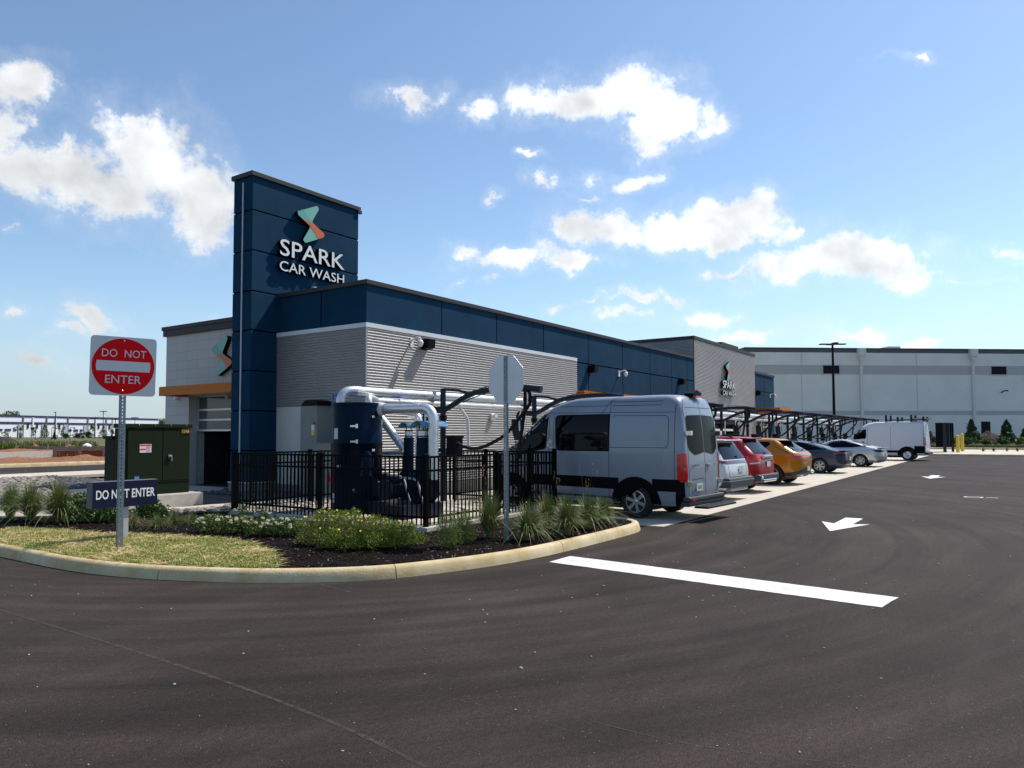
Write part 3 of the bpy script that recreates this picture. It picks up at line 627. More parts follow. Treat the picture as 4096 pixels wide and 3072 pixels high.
# emblem and letters --------------------------------------------------
EM_OUT = [(14.65,8.63),(15.42,8.99),(15.49,8.90),(15.23,8.47),(15.23,8.41),(15.69,8.18),(15.71,8.11),(15.66,8.03),(14.96,7.71),(14.87,7.79),(15.13,8.22),(15.12,8.28),(14.66,8.54)]
EM_ORG = [(14.80,8.45),(15.02,8.42),(15.25,8.385),(15.69,8.18),(15.71,8.11),(15.66,8.03),(15.45,7.945),(15.34,8.10),(15.15,8.265),(15.12,8.29)]
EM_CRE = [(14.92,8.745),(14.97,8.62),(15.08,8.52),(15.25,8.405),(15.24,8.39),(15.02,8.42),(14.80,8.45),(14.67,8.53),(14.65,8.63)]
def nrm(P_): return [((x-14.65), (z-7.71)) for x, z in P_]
def emblem(parent, O, U, Nn, s, d0=.02, d1=.17):
    O, U, Nn, V = Vector(O), Vector(U), Vector(Nn), Vector((0, 0, 1)); f = lambda P_: [(x*s, z*s) for x, z in P_]
    m = MB(); m.fprism(roundpoly(f(nrm(EM_OUT)), .05*s, 4), O, U, V, Nn, d0, d1, 0, 1); e = sub(m, 'emblem', ['teal', 'black'], parent); e.matrix_parent_inverse = rootinv(parent)
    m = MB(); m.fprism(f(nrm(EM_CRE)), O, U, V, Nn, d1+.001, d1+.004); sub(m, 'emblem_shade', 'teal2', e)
    m = MB(); m.fprism(f(nrm(EM_ORG)), O, U, V, Nn, d1+.001, d1+.006); sub(m, 'emblem_wedge', 'coral', e)
def wordsign(name, label, O, U, Nn, s, full=True):
    """O is the left end of the SPARK baseline; s scales the tower sign"""
    t = thing(name, label, 'sign', O, 0, 'lit company signs on the building')
    O, U, Nn = Vector(O), Vector(U), Vector(Nn); V = Vector((0,0,1)); ww = 2.55*s
    m = MB(); letters(m, 'SPARK', O, U, V, Nn, ww, .50*s, .02, .16, 0, 1, .006); sub(m, 'letters', ['sign_face', 'black'], t).matrix_parent_inverse = rootinv(t)
    m = MB(); letters(m, 'CAR WASH', O-V*.46*s, U, V, Nn, ww, .30*s, .02, .15, 0, 1, .004); sub(m, 'letters', ['sign_face', 'black'], t).matrix_parent_inverse = rootinv(t)
    emblem(t, O+U*.62*s+V*.55*s, U, Nn, s)
    return t
o0 = PY(1105, 1028, 17.92)
wordsign('wall_sign', 'big white company-name letters under a teal and coral emblem on the blue tower', (14.06, 18.07, 7.16), (1,0,0), (0,-1,0), 1.0)
l0, l1 = PY(2892, 1555, YW-.2), PY(2941, 1555, YW-.2)
k_ = (l1.x-l0.x)/2.55
zS = PY(2895, 1552, YW-.2).z
wordsign('wall_sign', 'smaller white company-name letters and emblem on the raised corrugated block', (l0.x, YW-.05, zS), (1,0,0), (0,-1,0), min(k_, 1.15))
t = thing('wall_sign', 'teal and coral emblem without letters on the pale block wall behind the tower', 'sign', (XW, 20.9, 4.0), 0, 'lit company signs on the building')
eo = PX(848, 1506, XW-.17); et = PX(908, 1340, XW-.17); se = (et.z-eo.z)/1.28
emblem(t, (XW, PX(848, 1430, XW-.17).y+.02, eo.z), (0,-1,0), (-1,0,0), se)
a, b = PY(1251, 1147, 18.0), PY(1280, 1150, 18.0)
m = MB(); m.box((a.x, 17.93, a.z-.35), (b.x, 18.06, a.z)); m.build('plaque', 'sign_face'); tag(bpy.data.objects['plaque'], 'small cream wall plaque on the tower just above the wing roof', 'plaque')

# lamps, cameras, horn light on the walls ------------------------------
def wall_lamp(x, z, label):
    t = thing('wall_lamp', label, 'lamp', (x, YW, z), 0, 'black wall lamps on the long facade')
    m = MB(); m.fprism([(0,0),(.30,.04),(.33,.30),(.0,.30)], (x-.15, YW-.02, z-.15), (0,-1,0), (0,0,1), (1,0,0), 0, .30); m.build('housing', 'black', t, bevel=.01)
    m = MB(); m.box((x-.08, YW-.02, z-.1), (x+.08, YW, z+.1)); m.build('bracket', 'coping', t)
for px, py, lb in ((1714, 1378, 'black box wall lamp high on the corrugated wall'), (2374, 1477, 'black box wall lamp on the blue wall left of the white camera'), (2730, 1528, 'black box wall lamp on the blue wall by the raised block'), (3036, 1573, 'black box wall lamp on the blue end block')):
    q = PY(px, py, YW-.2); wall_lamp(q.x, q.z, lb)
def wall_camera(x, z, label):
    t = thing('security_camera', label, 'camera', (x, YW, z), 0, 'white dome cameras on the long facade')
    m = MB(); m.box((x-.06, YW-.05, z-.13), (x+.06, YW, z+.13)); m.tube(spline([(x, YW-.05, z+.08), (x, YW-.25, z+.13), (x, YW-.36, z+.10), (x, YW-.36, z+.04)], 4), .03, 8); m.build('arm', 'white', t)
    m = MB(); m.lathe([(.0,.0),(.06,.0),(.09,.05),(.09,.10),(.05,.19),(0,.2)], (x, YW-.36, z+.06), (0,0,-1), 16); m.build('dome', 'white', t)
for px, py, lb in ((1664, 1370, 'white dome camera on an arm beside the lamp on the corrugated wall'), (2490, 1494, 'white dome camera on the blue wall above the grey van'), (3091, 1583, 'white dome camera on the corner of the blue end block')):
    q = PY(px, py, YW-.2); wall_camera(q.x, q.z, lb)
q = PY(1700+1005/3.687, 1500+620/3.687, YW-.1); t = thing('alarm_beacon', 'round white alarm strobe on the corrugated wall behind the stop sign', 'alarm', q)
m = MB(); m.lathe([(.0,.10),(.11,.10),(.12,.08),(.12,.0),(0,0)], (q.x, YW-.03, q.z), (0,-1,0), 20); m.build('housing', 'white', t)
m = MB(); m.box((q.x-.02, YW-.19, q.z-.01), (q.x+.13, YW-.13, q.z+.09)); m.build('strobe', 'pvc', t)
for px, py, lb in ((706, 1591, 'small round camera under the orange canopy of the wash entrance'), (910, 1585, 'cream dome camera under the canopy next to the tower')):
    q = PX(px, py, XW-.1); m = MB(); m.lathe([(0,-.07),(.07,-.05),(.08,.02),(.06,.08),(0,.1)], q, (0,0,-1), 14); tag(m.build('security_camera', 'pvc'), lb, 'camera')

# ------------------------------------------------------------------ warehouse behind the lot
WA, WB = Vector((108.8, 32.5, 0)), Vector((136.3, -1.3, 0)); WU = (WB-WA).normalized(); WN = Vector((WU.y, -WU.x, 0)); WN = WN if WN.x < 0 else -WN; V3 = Vector((0,0,1))
def WP(px, py):      # point on the warehouse wall
    d = _ray(px, py); t = (WA-Vector((0,0,EYE))).dot(WN)/d.dot(WN); q = Vector((0,0,EYE))+d*t; return (q-WA).dot(WU), q.z
M['whw'] = mat('warehouse_wall_paint', (.80, .78, .71), .8, var=.05, vscale=.3); M['whs'] = mat('warehouse_stripe_paint', (.50, .485, .46), .8); M['whd'] = mat('warehouse_parapet_paint', (.11, .11, .11), .8)
wh = thing('warehouse', 'long grey and white striped tilt-up warehouse behind the parking lot', 'building', WA)
def wbox(mb, u0, u1, z0, z1, d0, d1): mb.fprism([(u0,z0),(u1,z0),(u1,z1),(u0,z1)], WA, WU, V3, WN, d0, d1)
uL = WP(2977, 1400)[0]; uR = 120; H_ = 14.4
zS = [WP(3600, y)[1] for y in (1412, 1462, 1498, 1643, 1660)]   # parapet band, stripe, lower stripe
m = MB(); wbox(m, uL, uR, 0, zS[0], -40, 0); w1 = m.build('wall', 'whw', wh)
m = MB(); wbox(m, uL, uR, zS[0], H_, -40, .02); m.build('parapet_band', 'whd', wh)
m = MB(); wbox(m, uL, uR, zS[2], zS[1], 0, .03); wbox(m, uL, uR, zS[4], zS[3], 0, .03); m.build('stripe', 'whs', wh)
m = MB(); wbox(m, uL+.02, uR, H_, H_+.12, -40, .12); m.build('coping', 'coping', wh)
for px in (3206, 3667): m = MB(); u = WP(px, 1500)[0]; wbox(m, u-.03, u+.03, 0, zS[0], 0, .035); m.build('panel_joint', 'whs', wh)
for px in (3442, 3889):
    u = WP(px, 1500)[0]; m = MB(); wbox(m, u-.53, u+.53, H_-1.1, H_+.05, .025, .75); m.fprism([(u-.53,H_-1.1),(u+.53,H_-1.1),(u+.2,H_-1.75),(u-.2,H_-1.75)], WA, WU, V3, WN, .02, .6); wbox(m, u-.18, u+.18, .3, H_-1.75, .035, .35); m.build('downspout', mat('downspout_paint', (.72,.70,.65), .6), wh)
for x0, x1, y0, y1 in ((3291, 3357, 1462, 1495), (3963, 4025, 1466, 1498), (2800, 2860, 1462, 1495)):
    u0, z1 = WP(x0, y0); u1, z0 = WP(x1, y1)
    if u0 < uL: continue
    m = MB(); wbox(m, u0, u1, z0, z1, .03, .06); w_ = m.build('window', 'dark', wh)
    m = MB(); wbox(m, u0-.12, u0, z0-.12, z1+.12, .03, .10); wbox(m, u1, u1+.12, z0-.12, z1+.12, .03, .10); wbox(m, u0, u1, z0-.12, z0, .03, .10); wbox(m, u0, u1, z1, z1+.12, .03, .10); sub(m, 'frame', 'whs', w_).matrix_parent_inverse = Matrix.Identity(4)
u0, z1 = WP(3924, 1686); u1, z0 = WP(3962, 1740); m = MB(); wbox(m, u0, u1, .3, z1, .0, .05); m.build('door', 'dark', wh)
u, z = WP(4005, 1570); m = MB(); m.tube([WA+WU*u+V3*z, WA+WU*u+V3*(z+.2)+WN*.5, WA+WU*(u+.5)+V3*(z+.28)+WN*.8], .09, 8); m.build('wall_light', 'black', wh)
u0, z1 = WP(3601, 1376); u1, z0 = WP(3651, 1396); m = MB(); wbox(m, u0, u1, H_, z1, -6, -3); tag(m.build('rooftop_unit', 'alu'), 'pale metal rooftop unit on the warehouse roof', 'rooftop unit')

# ------------------------------------------------------------------ distant white warehouse on the left
DA = _ray(0, 1700); DA = Vector((DA.x, DA.y, 0))*340; DB = _ray(632, 1700); DB = Vector((DB.x, DB.y, 0))*430
DU = (DB-DA).normalized(); DN = Vector((DU.y, -DU.x, 0)); DN = DN if DN.dot(DA) < 0 else -DN
def DP(px, py):
    d = _ray(px, py); t = DA.dot(DN)/d.dot(DN); q = Vector((0,0,EYE))+d*t; return (q-DA).dot(DU), q.z
M['dw'] = mat('bright_wall_paint', (.80, .80, .80), .8, var=.02); M['db'] = mat('deep_blue_stripe', (.015, .025, .12), .7); M['dg'] = mat('grey_bay_paint', (.40, .41, .43), .8)
dh = thing('distribution_warehouse', 'long white warehouse with deep blue stripes far beyond the grass field', 'building', DA)
def dbox(mb, u0, u1, z0, z1, d0, d1): mb.fprism([(u0,z0),(u1,z0),(u1,z1),(u0,z1)], DA, DU, V3, DN, d0, d1)
Zl = lambda x, y: DP(x/4.148, 1600+y/4.148)
uE = DP(632, 1690)[0]; zt = Zl(1000, 300)[1]; z1_, z0_ = Zl(1000, 375)[1], Zl(1000, 408)[1]
m = MB(); dbox(m, -80, uE, -1, zt, -60, 0); m.build('wall', 'dw', dh)
m = MB(); dbox(m, -80, uE, zt, zt+.9, -60, .2); m.build('parapet_stripe', 'db', dh)
m = MB(); dbox(m, -80, uE, z0_, z1_, 0, .2); m.build('stripe', 'db', dh)
for x0, x1, y0, y1 in ((297,365,400,660),(690,755,405,600),(1050,1112,410,620),(1388,1440,418,600),(1715,1755,425,600)):
    a, b = Zl(x0, y0), Zl(x1, y1); m = MB(); dbox(m, a[0], b[0], -1, a[1], .2, .35); m.build('entry_bay', 'dg', dh)
for x, y0, y1 in ((460,390,475),(612,390,475),(982,395,480),(1515,405,480),(1633,410,480),(1815,415,490)):
    a, b = Zl(x-12, y0), Zl(x+12, y1); m = MB(); dbox(m, a[0], b[0], b[1], a[1], .2, .3); m.build('window', 'dark', dh)
for x0, x1, y in ((-40,35,495),(80,178,495),(222,270,495),(1143,1183,503),(1220,1292,505),(1328,1365,505)):
    a, b = Zl(x0, y-18), Zl(x1, y+18); m = MB(); dbox(m, a[0], b[0], b[1], a[1], .05, .3); m.build('window', 'db', dh)
for x in (378, 768, 1122, 1452, 1757):
    a = Zl(x-7, 290); b = Zl(x+7, 600); m = MB(); dbox(m, a[0], b[0], -1, zt+.9, .2, .28); m.build('pilaster', 'whd', dh)
for x in (540, 915, 1580, 1870):
    a = Zl(x-6, 290); b = Zl(x+6, 600); m = MB(); dbox(m, a[0], b[0], -1, zt, .2, .45); m.build('downspout', 'dw', dh)
# ------------------------------------------------------------------ signs
def upost(mb, x, y, z0, z1, U, w=.06):
    """perforated u-channel post: web with holes left open, two flanges"""
    U = Vector(U).normalized(); Nn = Vector((U.y, -U.x, 0)); c = Vector((x, y, 0)); h = w/2
    z = z0; st = .0508
    mb.obox(c+U*(-h*.62)+V3*((z0+z1)/2), U*h*.38, Nn*.0015, V3*(z1-z0)/2, 0); mb.obox(c+U*(h*.62)+V3*((z0+z1)/2), U*h*.38, Nn*.0015, V3*(z1-z0)/2, 0)
    n = int((z1-z0)/st)
    for i in range(n): mb.obox(c+V3*(z0+st*i+.014), U*h*.24, Nn*.0015, V3*.014, 0)
    for s in (-1, 1):
        mb.obox(c+U*s*h+Nn*(-.012)+V3*((z0+z1)/2), U*.0018, Nn*.013, V3*(z1-z0)/2, 0); mb.obox(c+U*s*(h+.008)-Nn*.025+V3*((z0+z1)/2), U*.009, Nn*.0018, V3*(z1-z0)/2, 0)
hd = R(34.25-90+33); U = Vector((math.cos(hd), math.sin(hd), 0)); Nn = Vector((U.y, -U.x, 0)); U0, V0 = U.copy(), V3.copy()
rl = R(-.8); U = (U0*math.cos(rl)+V3*math.sin(rl)); V = (V3*math.cos(rl)-U0*math.sin(rl))
B0 = G(477.7, 2194.3, .135)
t = thing('do_not_enter_sign', 'square white sign with red DO NOT ENTER disc on a perforated steel post', 'sign', B0)
cz = Vector((B0.x, B0.y, 2.825)); q = .438
m = MB(); upost(m, B0.x, B0.y, .1, 3.1, U0); m.build('post', 'galvmatte', t)
m = MB(); m.fprism(roundpoly([(-q,-q),(q,-q),(q,q),(-q,q)], .065, 5), cz, U, V, Nn, .012, .016); pl = m.build('sign_plate', 'retro', t)
m = MB(); m.fprism([(.415*math.cos(i*math.pi/24), .415*math.sin(i*math.pi/24)) for i in range(48)], cz, U, V, Nn, .0165, .0185); sub(m, 'red_disc', 'red', pl)
m = MB(); bar = [(-.352,-.075),(.352,-.075),(.36,0),(.352,.075),(-.352,.075),(-.36,0)]; m.fprism(bar, cz, U, V, Nn, .019, .0205); sub(m, 'white_bar', 'retro', pl)
m = MB(); letters(m, 'DO', cz-U*.288+V*.133, U, V, Nn, .20, .115, .019, .0205, thick=.0); sub(m, 'lettering', 'retro', pl); m = MB(); letters(m, 'NOT', cz+U*.01+V*.133, U, V, Nn, .29, .115, .019, .0205, thick=.0)
sub(m, 'lettering', 'retro', pl); m = MB(); letters(m, 'ENTER', cz-U*.235-V*.255, U, V, Nn, .475, .118, .019, .0205, thick=.0); sub(m, 'lettering', 'retro', pl)
m = MB()
for dz in (.375, -.365): m.lathe([(0,.008),(.010,.005),(.011,0)], cz+V*dz+Nn*.0187, Nn, 10)
m.build('bolt', 'chrome', t)
# stop sign seen from behind
B1 = G(2022, 2161, .13); hd = R(80); U = Vector((math.cos(hd), math.sin(hd), 0)); Nn = Vector((U.y, -U.x, 0))   # N faces +X
t = thing('stop_sign', 'bare aluminium back of an octagonal sign on a perforated steel post', 'sign', B1)
cz = Vector((B1.x, B1.y, 2.675)); rr = .385/math.cos(math.pi/8)
oct_ = [(rr*math.cos(math.pi/8+i*math.pi/4), rr*math.sin(math.pi/8+i*math.pi/4)) for i in range(8)]
m = MB(); m.fprism(roundpoly(oct_, .03, 3), cz, U, V3, Nn, .012, .016, 0, 0); m.build('sign_plate', 'alu', t)
m = MB(); m.fprism(roundpoly([(x*.97, y*.97) for x, y in oct_], .03, 3), cz, U, V3, Nn, .0165, .0175); m.build('red_face', 'red', t)
m = MB(); upost(m, B1.x, B1.y, .1, 3.05, U*-1, .065); m.build('post', 'galvmatte', t)
m = MB()
for dz in (.33, -.30): m.lathe([(0,.006),(.011,.004),(.012,0)], cz+V3*dz-Nn*.008, -Nn, 8)
m.build('bolt', 'galvmatte', t)
# low navy directional sign
t = thing('directional_sign', 'low navy box sign reading DO NOT ENTER on a grey post in the lawn', 'sign', (6.33, 11.78, .135))
m = MB(); m.box((5.79, 11.78, .66), (6.84, 11.96, 1.075)); bx = m.build('sign_box', [mat('sign_side_grey', (.10, .105, .115), .5)], t, bevel=.004)
m = MB(); m.box((5.795, 11.776, .665), (6.835, 11.779, 1.07)); sub(m, 'sign_face', 'navysign', bx)
m = MB(); letters(m, 'DO NOT ENTER', (5.845, 11.775, .80), (1,0,0), (0,0,1), (0,-1,0), .945, .145, 0, .0015, thick=.02); sub(m, 'lettering', 'sign_face', bx)
m = MB(); m.box((6.27, 11.83, .1), (6.39, 11.92, .66)); m.build('post', mat('sign_post_grey', (.42,.42,.43), .5), t)
# small red sign behind the vacuum arches
q = PY(3108, 1680, 12.6); t = thing('regulatory_sign', 'round red and white sign behind the navy vacuum arches', 'sign', (q.x, q.y, 0))
m = MB(); m.tube([(q.x, q.y, 0), (q.x, q.y, q.z+.4)], .03, 8); m.build('post', 'galvmatte', t)
m = MB(); m.lathe([(0,.02),(.44,.02),(.44,0),(0,0)], (q.x, q.y-.04, q.z), (0,-1,0), 24); m.build('sign_plate', 'red', t)
m = MB(); m.box((q.x-.33, q.y-.07, q.z-.06), (q.x+.33, q.y-.062, q.z+.06)); letters(m, 'ENTER', (q.x-.26, q.y-.062, q.z-.3), (1,0,0), (0,0,1), (0,-1,0), .52, .16, 0, .006, thick=.0); m.build('lettering', 'sign_face', t)

# ------------------------------------------------------------------ transformer cabinet on its pad
t = thing('transformer_cabinet', 'dark green utility transformer with padlocked doors and yellow number 1598', 'transformer', (9.3, 16.24, .45))
Xc = PY(505, 1750, 16.24).x; Yb = PX(459, 1720, Xc).y; Yt = PX(420, 1744, Xc).y
m = MB(); m.box((Xc, 16.24, .45), (10.21, Yb, 1.96)); m.build('cabinet', 'tgreen', t, bevel=.01)
m = MB(); m.box((Xc-.03, 16.20, 1.965), (10.25, Yb+.02, 2.06)); m.build('lid', 'tgreen', t, bevel=.01)
m = MB(); m.box((Xc-.0, Yb+.001, .45), (10.19, Yt, 1.72)); m.build('tank', 'tgreen', t, bevel=.01); m = MB(); m.box((Xc-.04, Yb+.021, 1.72), (10.21, Yt+.03, 1.79)); m.build('tank_lid', 'tgreen', t, bevel=.006)
for a, b in ((Xc+.03, 9.515), (9.53, 10.19)):
    m = MB(); m.box((a, 16.222, .76), (b, 16.2395, 1.93)); m.build('door', 'tgreen', t, bevel=.004)
m = MB(); m.box((Xc, 16.225, .73), (10.21, 16.2395, .75)); m.build('sill', 'tgreen', t)
m = MB(); m.box((9.515, 16.232, .76), (9.53, 16.2395, 1.93)); m.build('door_gap', 'black', t)
m = MB(); m.tube([(9.66,16.215,1.33),(9.72,16.19,1.33)], .022, 8); m.tube(arc((9.68,16.19,1.29), (.028,0,0), (0,0,.03), math.pi, 6), .006, 6); m.box((9.645,16.18,1.24),(9.715,16.2,1.29)); m.tube([(9.73,16.2,1.345),(9.735,16.19,1.2)], .009, 6); m.build('padlock', 'chrome', t)
m = MB(); m.box((9.965, 16.213, 1.83), (10.185, 16.2215, 1.945)); nb = m.build('number_plate', 'black', t)
m = MB(); letters(m, '1598', (9.98, 16.2125, 1.845), (1,0,0), (0,0,1), (0,-1,0), .19, .085, 0, .0012, thick=.015); sub(m, 'lettering', mat('amber_number', (.75,.36,.03), .5), nb)
m = MB(); m.box((8.98, 16.217, 1.41), (9.25, 16.2215, 1.60)); lb = m.build('warning_label', 'paper', t)
m = MB(); m.box((8.99,16.213,1.565),(9.115,16.2165,1.59)); m.box((8.99,16.213,1.475),(9.115,16.2165,1.50)); m.box((9.125,16.213,1.56),(9.24,16.2165,1.59)); 
for i in range(4): m.box((9.13,16.213,1.53-i*.03),(9.13+.1-.02*(i%2),16.2165,1.536-i*.03))
sub(m, 'label_print', 'red', lb)
m = MB(); m.box((8.87,16.217,.80),(8.98,16.2215,.89)); bl = m.build('blue_label', mat('label_blue', (.02,.12,.45), .5), t)
m = MB(); letters(m, 'NON-PCB', (8.88,16.2155,.83), (1,0,0), (0,0,1), (0,-1,0), .09, .028, 0, .001, thick=.0); sub(m, 'lettering', 'paper', bl)
m = MB(); [m.lathe([(0,.006),(.012,.003),(.013,0)], (8.95+i*.38, 16.2, 2.03), (0,-1,0), 8) for i in range(4)]; m.build('bolt', 'chrome', t)
m = MB(); m.box((8.35, 16.0, .0), (10.43, Yt+.3, .45)); tag(m.build('equipment_pad', 'cpad', bevel=.02), 'thick pale concrete pad under the green transformer', 'concrete pad')

# ------------------------------------------------------------------ black fence round the vacuum plant
fe = thing('enclosure_fence', 'black metal picket fence around the vacuum equipment enclosure', 'fence', (9.85, 8.5, .15))
def fpost(x, y, zt=1.46, w=.038, ball=False):
    m = MB(); m.box((x-w, y-w, .12), (x+w, y+w, zt-.03)); m.box((x-w-.008, y-w-.008, zt-.03), (x+w+.008, y+w+.008, zt-.012)); m.add([(x-w,y-w,zt-.012),(x+w,y-w,zt-.012),(x+w,y+w,zt-.012),(x-w,y+w,zt-.012),(x,y,zt+.004)], [(0,1,4),(1,2,4),(2,3,4),(3,0,4)])
    if ball: m.tube([(x,y,zt-.02),(x,y,zt+.05)], .02, 8)
    m.build('post', 'fence', fe)
def fpanel(a, b, zt=1.40, name='panel'):
    a, b = Vector((*a, 0)), Vector((*b, 0)); L_ = (b-a).length; d = (b-a)/L_; n_ = Vector((-d.y, d.x, 0)); m = MB(); mid = (a+b)/2
    for z in (zt, zt-.24, .34): m.obox(mid+V3*z, d*(L_/2-.04), n_*.016, V3*.019)
    k = int(L_/.108); 
    for i in range(1, k):
        p = a+d*(L_*i/k); m.obox(p+V3*((.2+zt-.019)/2), d*.0105, n_*.0105, V3*(zt-.019-.2)/2)
    m.build(name, 'fence', fe)
FP = [(9.85,14.0),(9.87,11.28),(9.87,8.55)]
for a, b in zip(FP[:-1], FP[1:]): fpanel(a, b)
SP = [(9.87,8.55),(11.97,8.52),(13.16,8.5),(14.16,8.5)]
fpanel(SP[0], SP[1]); fpanel(SP[1], SP[2]); fpanel(SP[2], SP[3], name='gate')
BP = [(9.85,14.0),(11.93,14.0),(13.95,14.0)]
for a, b in zip(BP[:-1], BP[1:]): fpanel(a, b)
RP = [(14.16,8.5),(14.16,10.4),(14.16,12.4)]
for a, b in zip(RP[:-1], RP[1:]): fpanel(a, b)
for x, y in FP+SP[1:2]+BP[1:]+RP[1:]: fpost(x, y)
fpost(13.16, 8.5, 1.53, ball=True); fpost(14.16, 8.5, 1.48)

# ------------------------------------------------------------------ vacuum plant
TX, TY, TR_ = 11.1, 11.55, .53
t = thing('separator_tank', 'tall navy steel separator tank inside the black fence', 'tank', (TX, TY, .19))
m = MB(); m.lathe([(0,.2),(TR_,.2),(TR_,2.44),(TR_-.01,2.47),(0,2.475)], (TX,TY,0), (0,0,1), 48); m.build('shell', 'navy', t, sharp=40)
m = MB(); m.lathe([(TR_+.012,2.40),(TR_+.012,2.45)], (TX,TY,0), (0,0,1), 48); m.build('rim_band', 'navy', t)
def onshell(px, py):
    d = _ray(px, py); # intersect with cylinder
    a = d.x**2+d.y**2; b = -2*(d.x*TX+d.y*TY); c = TX**2+TY**2-(TR_+.004)**2; tt = (-b-math.sqrt(max(0,b*b-4*a*c)))/(2*a); q = Vector((d.x*tt, d.y*tt, EYE+d.z*tt)); n_ = Vector((q.x-TX, q.y-TY, 0)).normalized(); return q, n_
zt_ = lambda x, y: (1300+x/4.366, 1520+y/4.366)
def decal(mb, px, py, w, h, d=.004, mi=0):
    q, n_ = onshell(px, py); u = Vector((-n_.y, n_.x, 0)); mb.obox(q+n_*d/2, u*w/2, n_*d/2, V3*h/2, mi)
m = MB(); decal(m, *zt_(195,905), .115, .15); decal(m, *zt_(193,1000), .13, .07); decal(m, *zt_(845,640), .07, .045); decal(m, *zt_(845,1225), .07, .045); decal(m, 1355, 1866, .1, .05); decal(m, 1334, 1983, .07,.1); decal(m, 1334, 2004, .07, .06); m.build('label', 'paper', t)
m = MB()
for y in (805, 1075): 
    decal(m, *zt_(490, y), .11, .035, .02); decal(m, *zt_(555, y), .045, .085, .03)
for py in (1960, 2028): decal(m, 1412, py, .09, .03, .02); decal(m, 1420, py, .04, .075, .03)
m.build('latch', 'chrome', t)
m = MB(); q, n_ = onshell(*zt_(280, 800)); m.lathe([(TR_+.006,.9),(TR_+.006,1.62),(TR_+.03,1.62)], (TX,TY,0), (0,0,1), 48); dr = m.build('door_skin', 'navy', t)
m = MB(); q = PX(*zt_(1390//1, 1310), 10.9); m.tube([(TX-.2, TY-.48, 1.35), (TX-.42, TY-.75, 1.3), (TX-.55, TY-.85, .95)], .12, 16); m.build('inlet_cone', 'navy', t)

# ducts
def elbow(p0, p1, p2, r_, n=8):      # path with a rounded corner at p1
    p0, p1, p2 = map(Vector, (p0, p1, p2)); d0, d2 = (p0-p1).normalized(), (p2-p1).normalized(); s_, e_ = p1+d0*r_, p1+d2*r_
    return [p0]+[(1-k/n)**2*s_+2*(k/n)*(1-k/n)*p1+(k/n)**2*e_ for k in range(n+1)]+[p2]
def duct(name, path, r_, parent, joints=(), material='galv'):
    m = MB(); m.tube(path, r_, 20); m.build(name, material, parent, sharp=50)
    if joints:
        for a, b in joints: m = MB(); m.tube([a, b], r_+.007, 20); m.build('joint_band', 'galv', parent)
DY = 11.85
t = thing('vacuum_duct', 'big bright galvanised duct from the tank top running along all the vacuum arches', 'duct', (TX, TY, 2.47))
pa = Vector((10.75, DY, 2.75))
s0 = PX(*zt_(272, 400), TX-.1); duct('elbow', elbow((s0.x, s0.y, 2.46), (s0.x, s0.y, 2.76), (11.35, DY-.02, 2.76), .28), .096, t, (), mat('cast_elbow', (.66,.66,.67), .38, metal=.6))
duct('pipe', [(11.25, DY, 2.76), (64.5, DY, 2.76)], .092, t, [((x, DY, 2.76), (x+.18, DY, 2.76)) for x in (11.3, 12.55, 13.8, 17.9, 22.1, 26.2, 30.4, 34.5)])
m = MB()
for k in range(13): m.box((13.9+4.14*k-.03, 11.55, 2.62), (13.9+4.14*k+.03, DY+.1, 2.66)); m.box((13.9+4.14*k-.05, DY-.1, 2.64), (13.9+4.14*k+.05, DY+.1, 2.86))
m.build('bracket', 'galvmatte', t)
t = thing('vacuum_duct', 'thinner galvanised duct running just below the big duct along the arches', 'duct', (TX, TY, 2.47))
s1 = PX(*zt_(770, 395), TX+.1); duct('elbow', elbow((s1.x, s1.y, 2.46), (s1.x-.02, s1.y+.02, 2.62), (12.0, DY, 2.56), .2), .074, t, (), mat('cast_elbow', (.66,.66,.67), .38, metal=.6))
duct('pipe', [(11.95, DY, 2.56), (64.5, DY, 2.56)], .07, t, [((x, DY, 2.56), (x+.14, DY, 2.56)) for x in (12.0, 13.2, 13.75, 16.4, 18.6, 22.8, 27.0)])
m = MB(); m.tube(spline([(14.9,DY,2.55),(15.2,DY-.02,2.3),(15.3,DY-.03,2.1),(15.3,DY-.05,1.5)],4), .04, 10); m.build('drop_pipe', 'pvc', t)
t = thing('suction_duct', 'silver duct with white reducer bending down from the tank to the blower', 'duct', (11.4, 10, .2))
X1_ = 11.3; w0, w1_, ce, el = PX(*zt_(840,510),X1_), PX(*zt_(1060,512),X1_), PX(*zt_(1650,510),X1_), PX(*zt_(1890,760),X1_)
m = MB(); ax = (w1_-w0); m.lathe([(.0,-.12),(.125,-.12),(.135,-.06),(.138,0),(.150,.05),(.152,.22),(.135,.30),(.112,.35)], w0, ax, 24); m.build('reducer', 'pvc', t)
ln = w1_-w0; zc = (w0.z+ce.z)/2
duct('pipe', elbow((X1_, w1_.y+.08, zc), (X1_, el.y, zc), (X1_, el.y, .9), .27, 12), .102, t, [((X1_, ce.y+.12, zc), (X1_, ce.y-.02, zc)), ((X1_, el.y, 1.86), (X1_, el.y, 1.80)), ((X1_, el.y, 1.17), (X1_, el.y, 1.05))])
t = thing('suction_duct', 'slanting silver duct from the tank side down behind the blower stacks', 'duct', (11.9, 10.6, .2))
a, b = PX(*zt_(960,640),11.8), PX(*zt_(1380,1200),11.8); duct('pipe', [a+(a-b)*.15, b, b+(b-a)*.05], .09, t, [(b+(a-b)*.22, b+(a-b)*.18)])
a, b = PX(*zt_(960,1285),11.8), PX(*zt_(1380,1275),11.8); duct('cross_pipe', [a+(a-b)*.2, b], .068, t, [(b+(a-b)*.15, b)])
a, b, c = PX(*zt_(1470,600),12.1), PX(*zt_(1640,620),12.1), PX(*zt_(1645,1000),12.1); duct('drop', elbow(a, b, (b.x, b.y, .9), .14), .08, t)
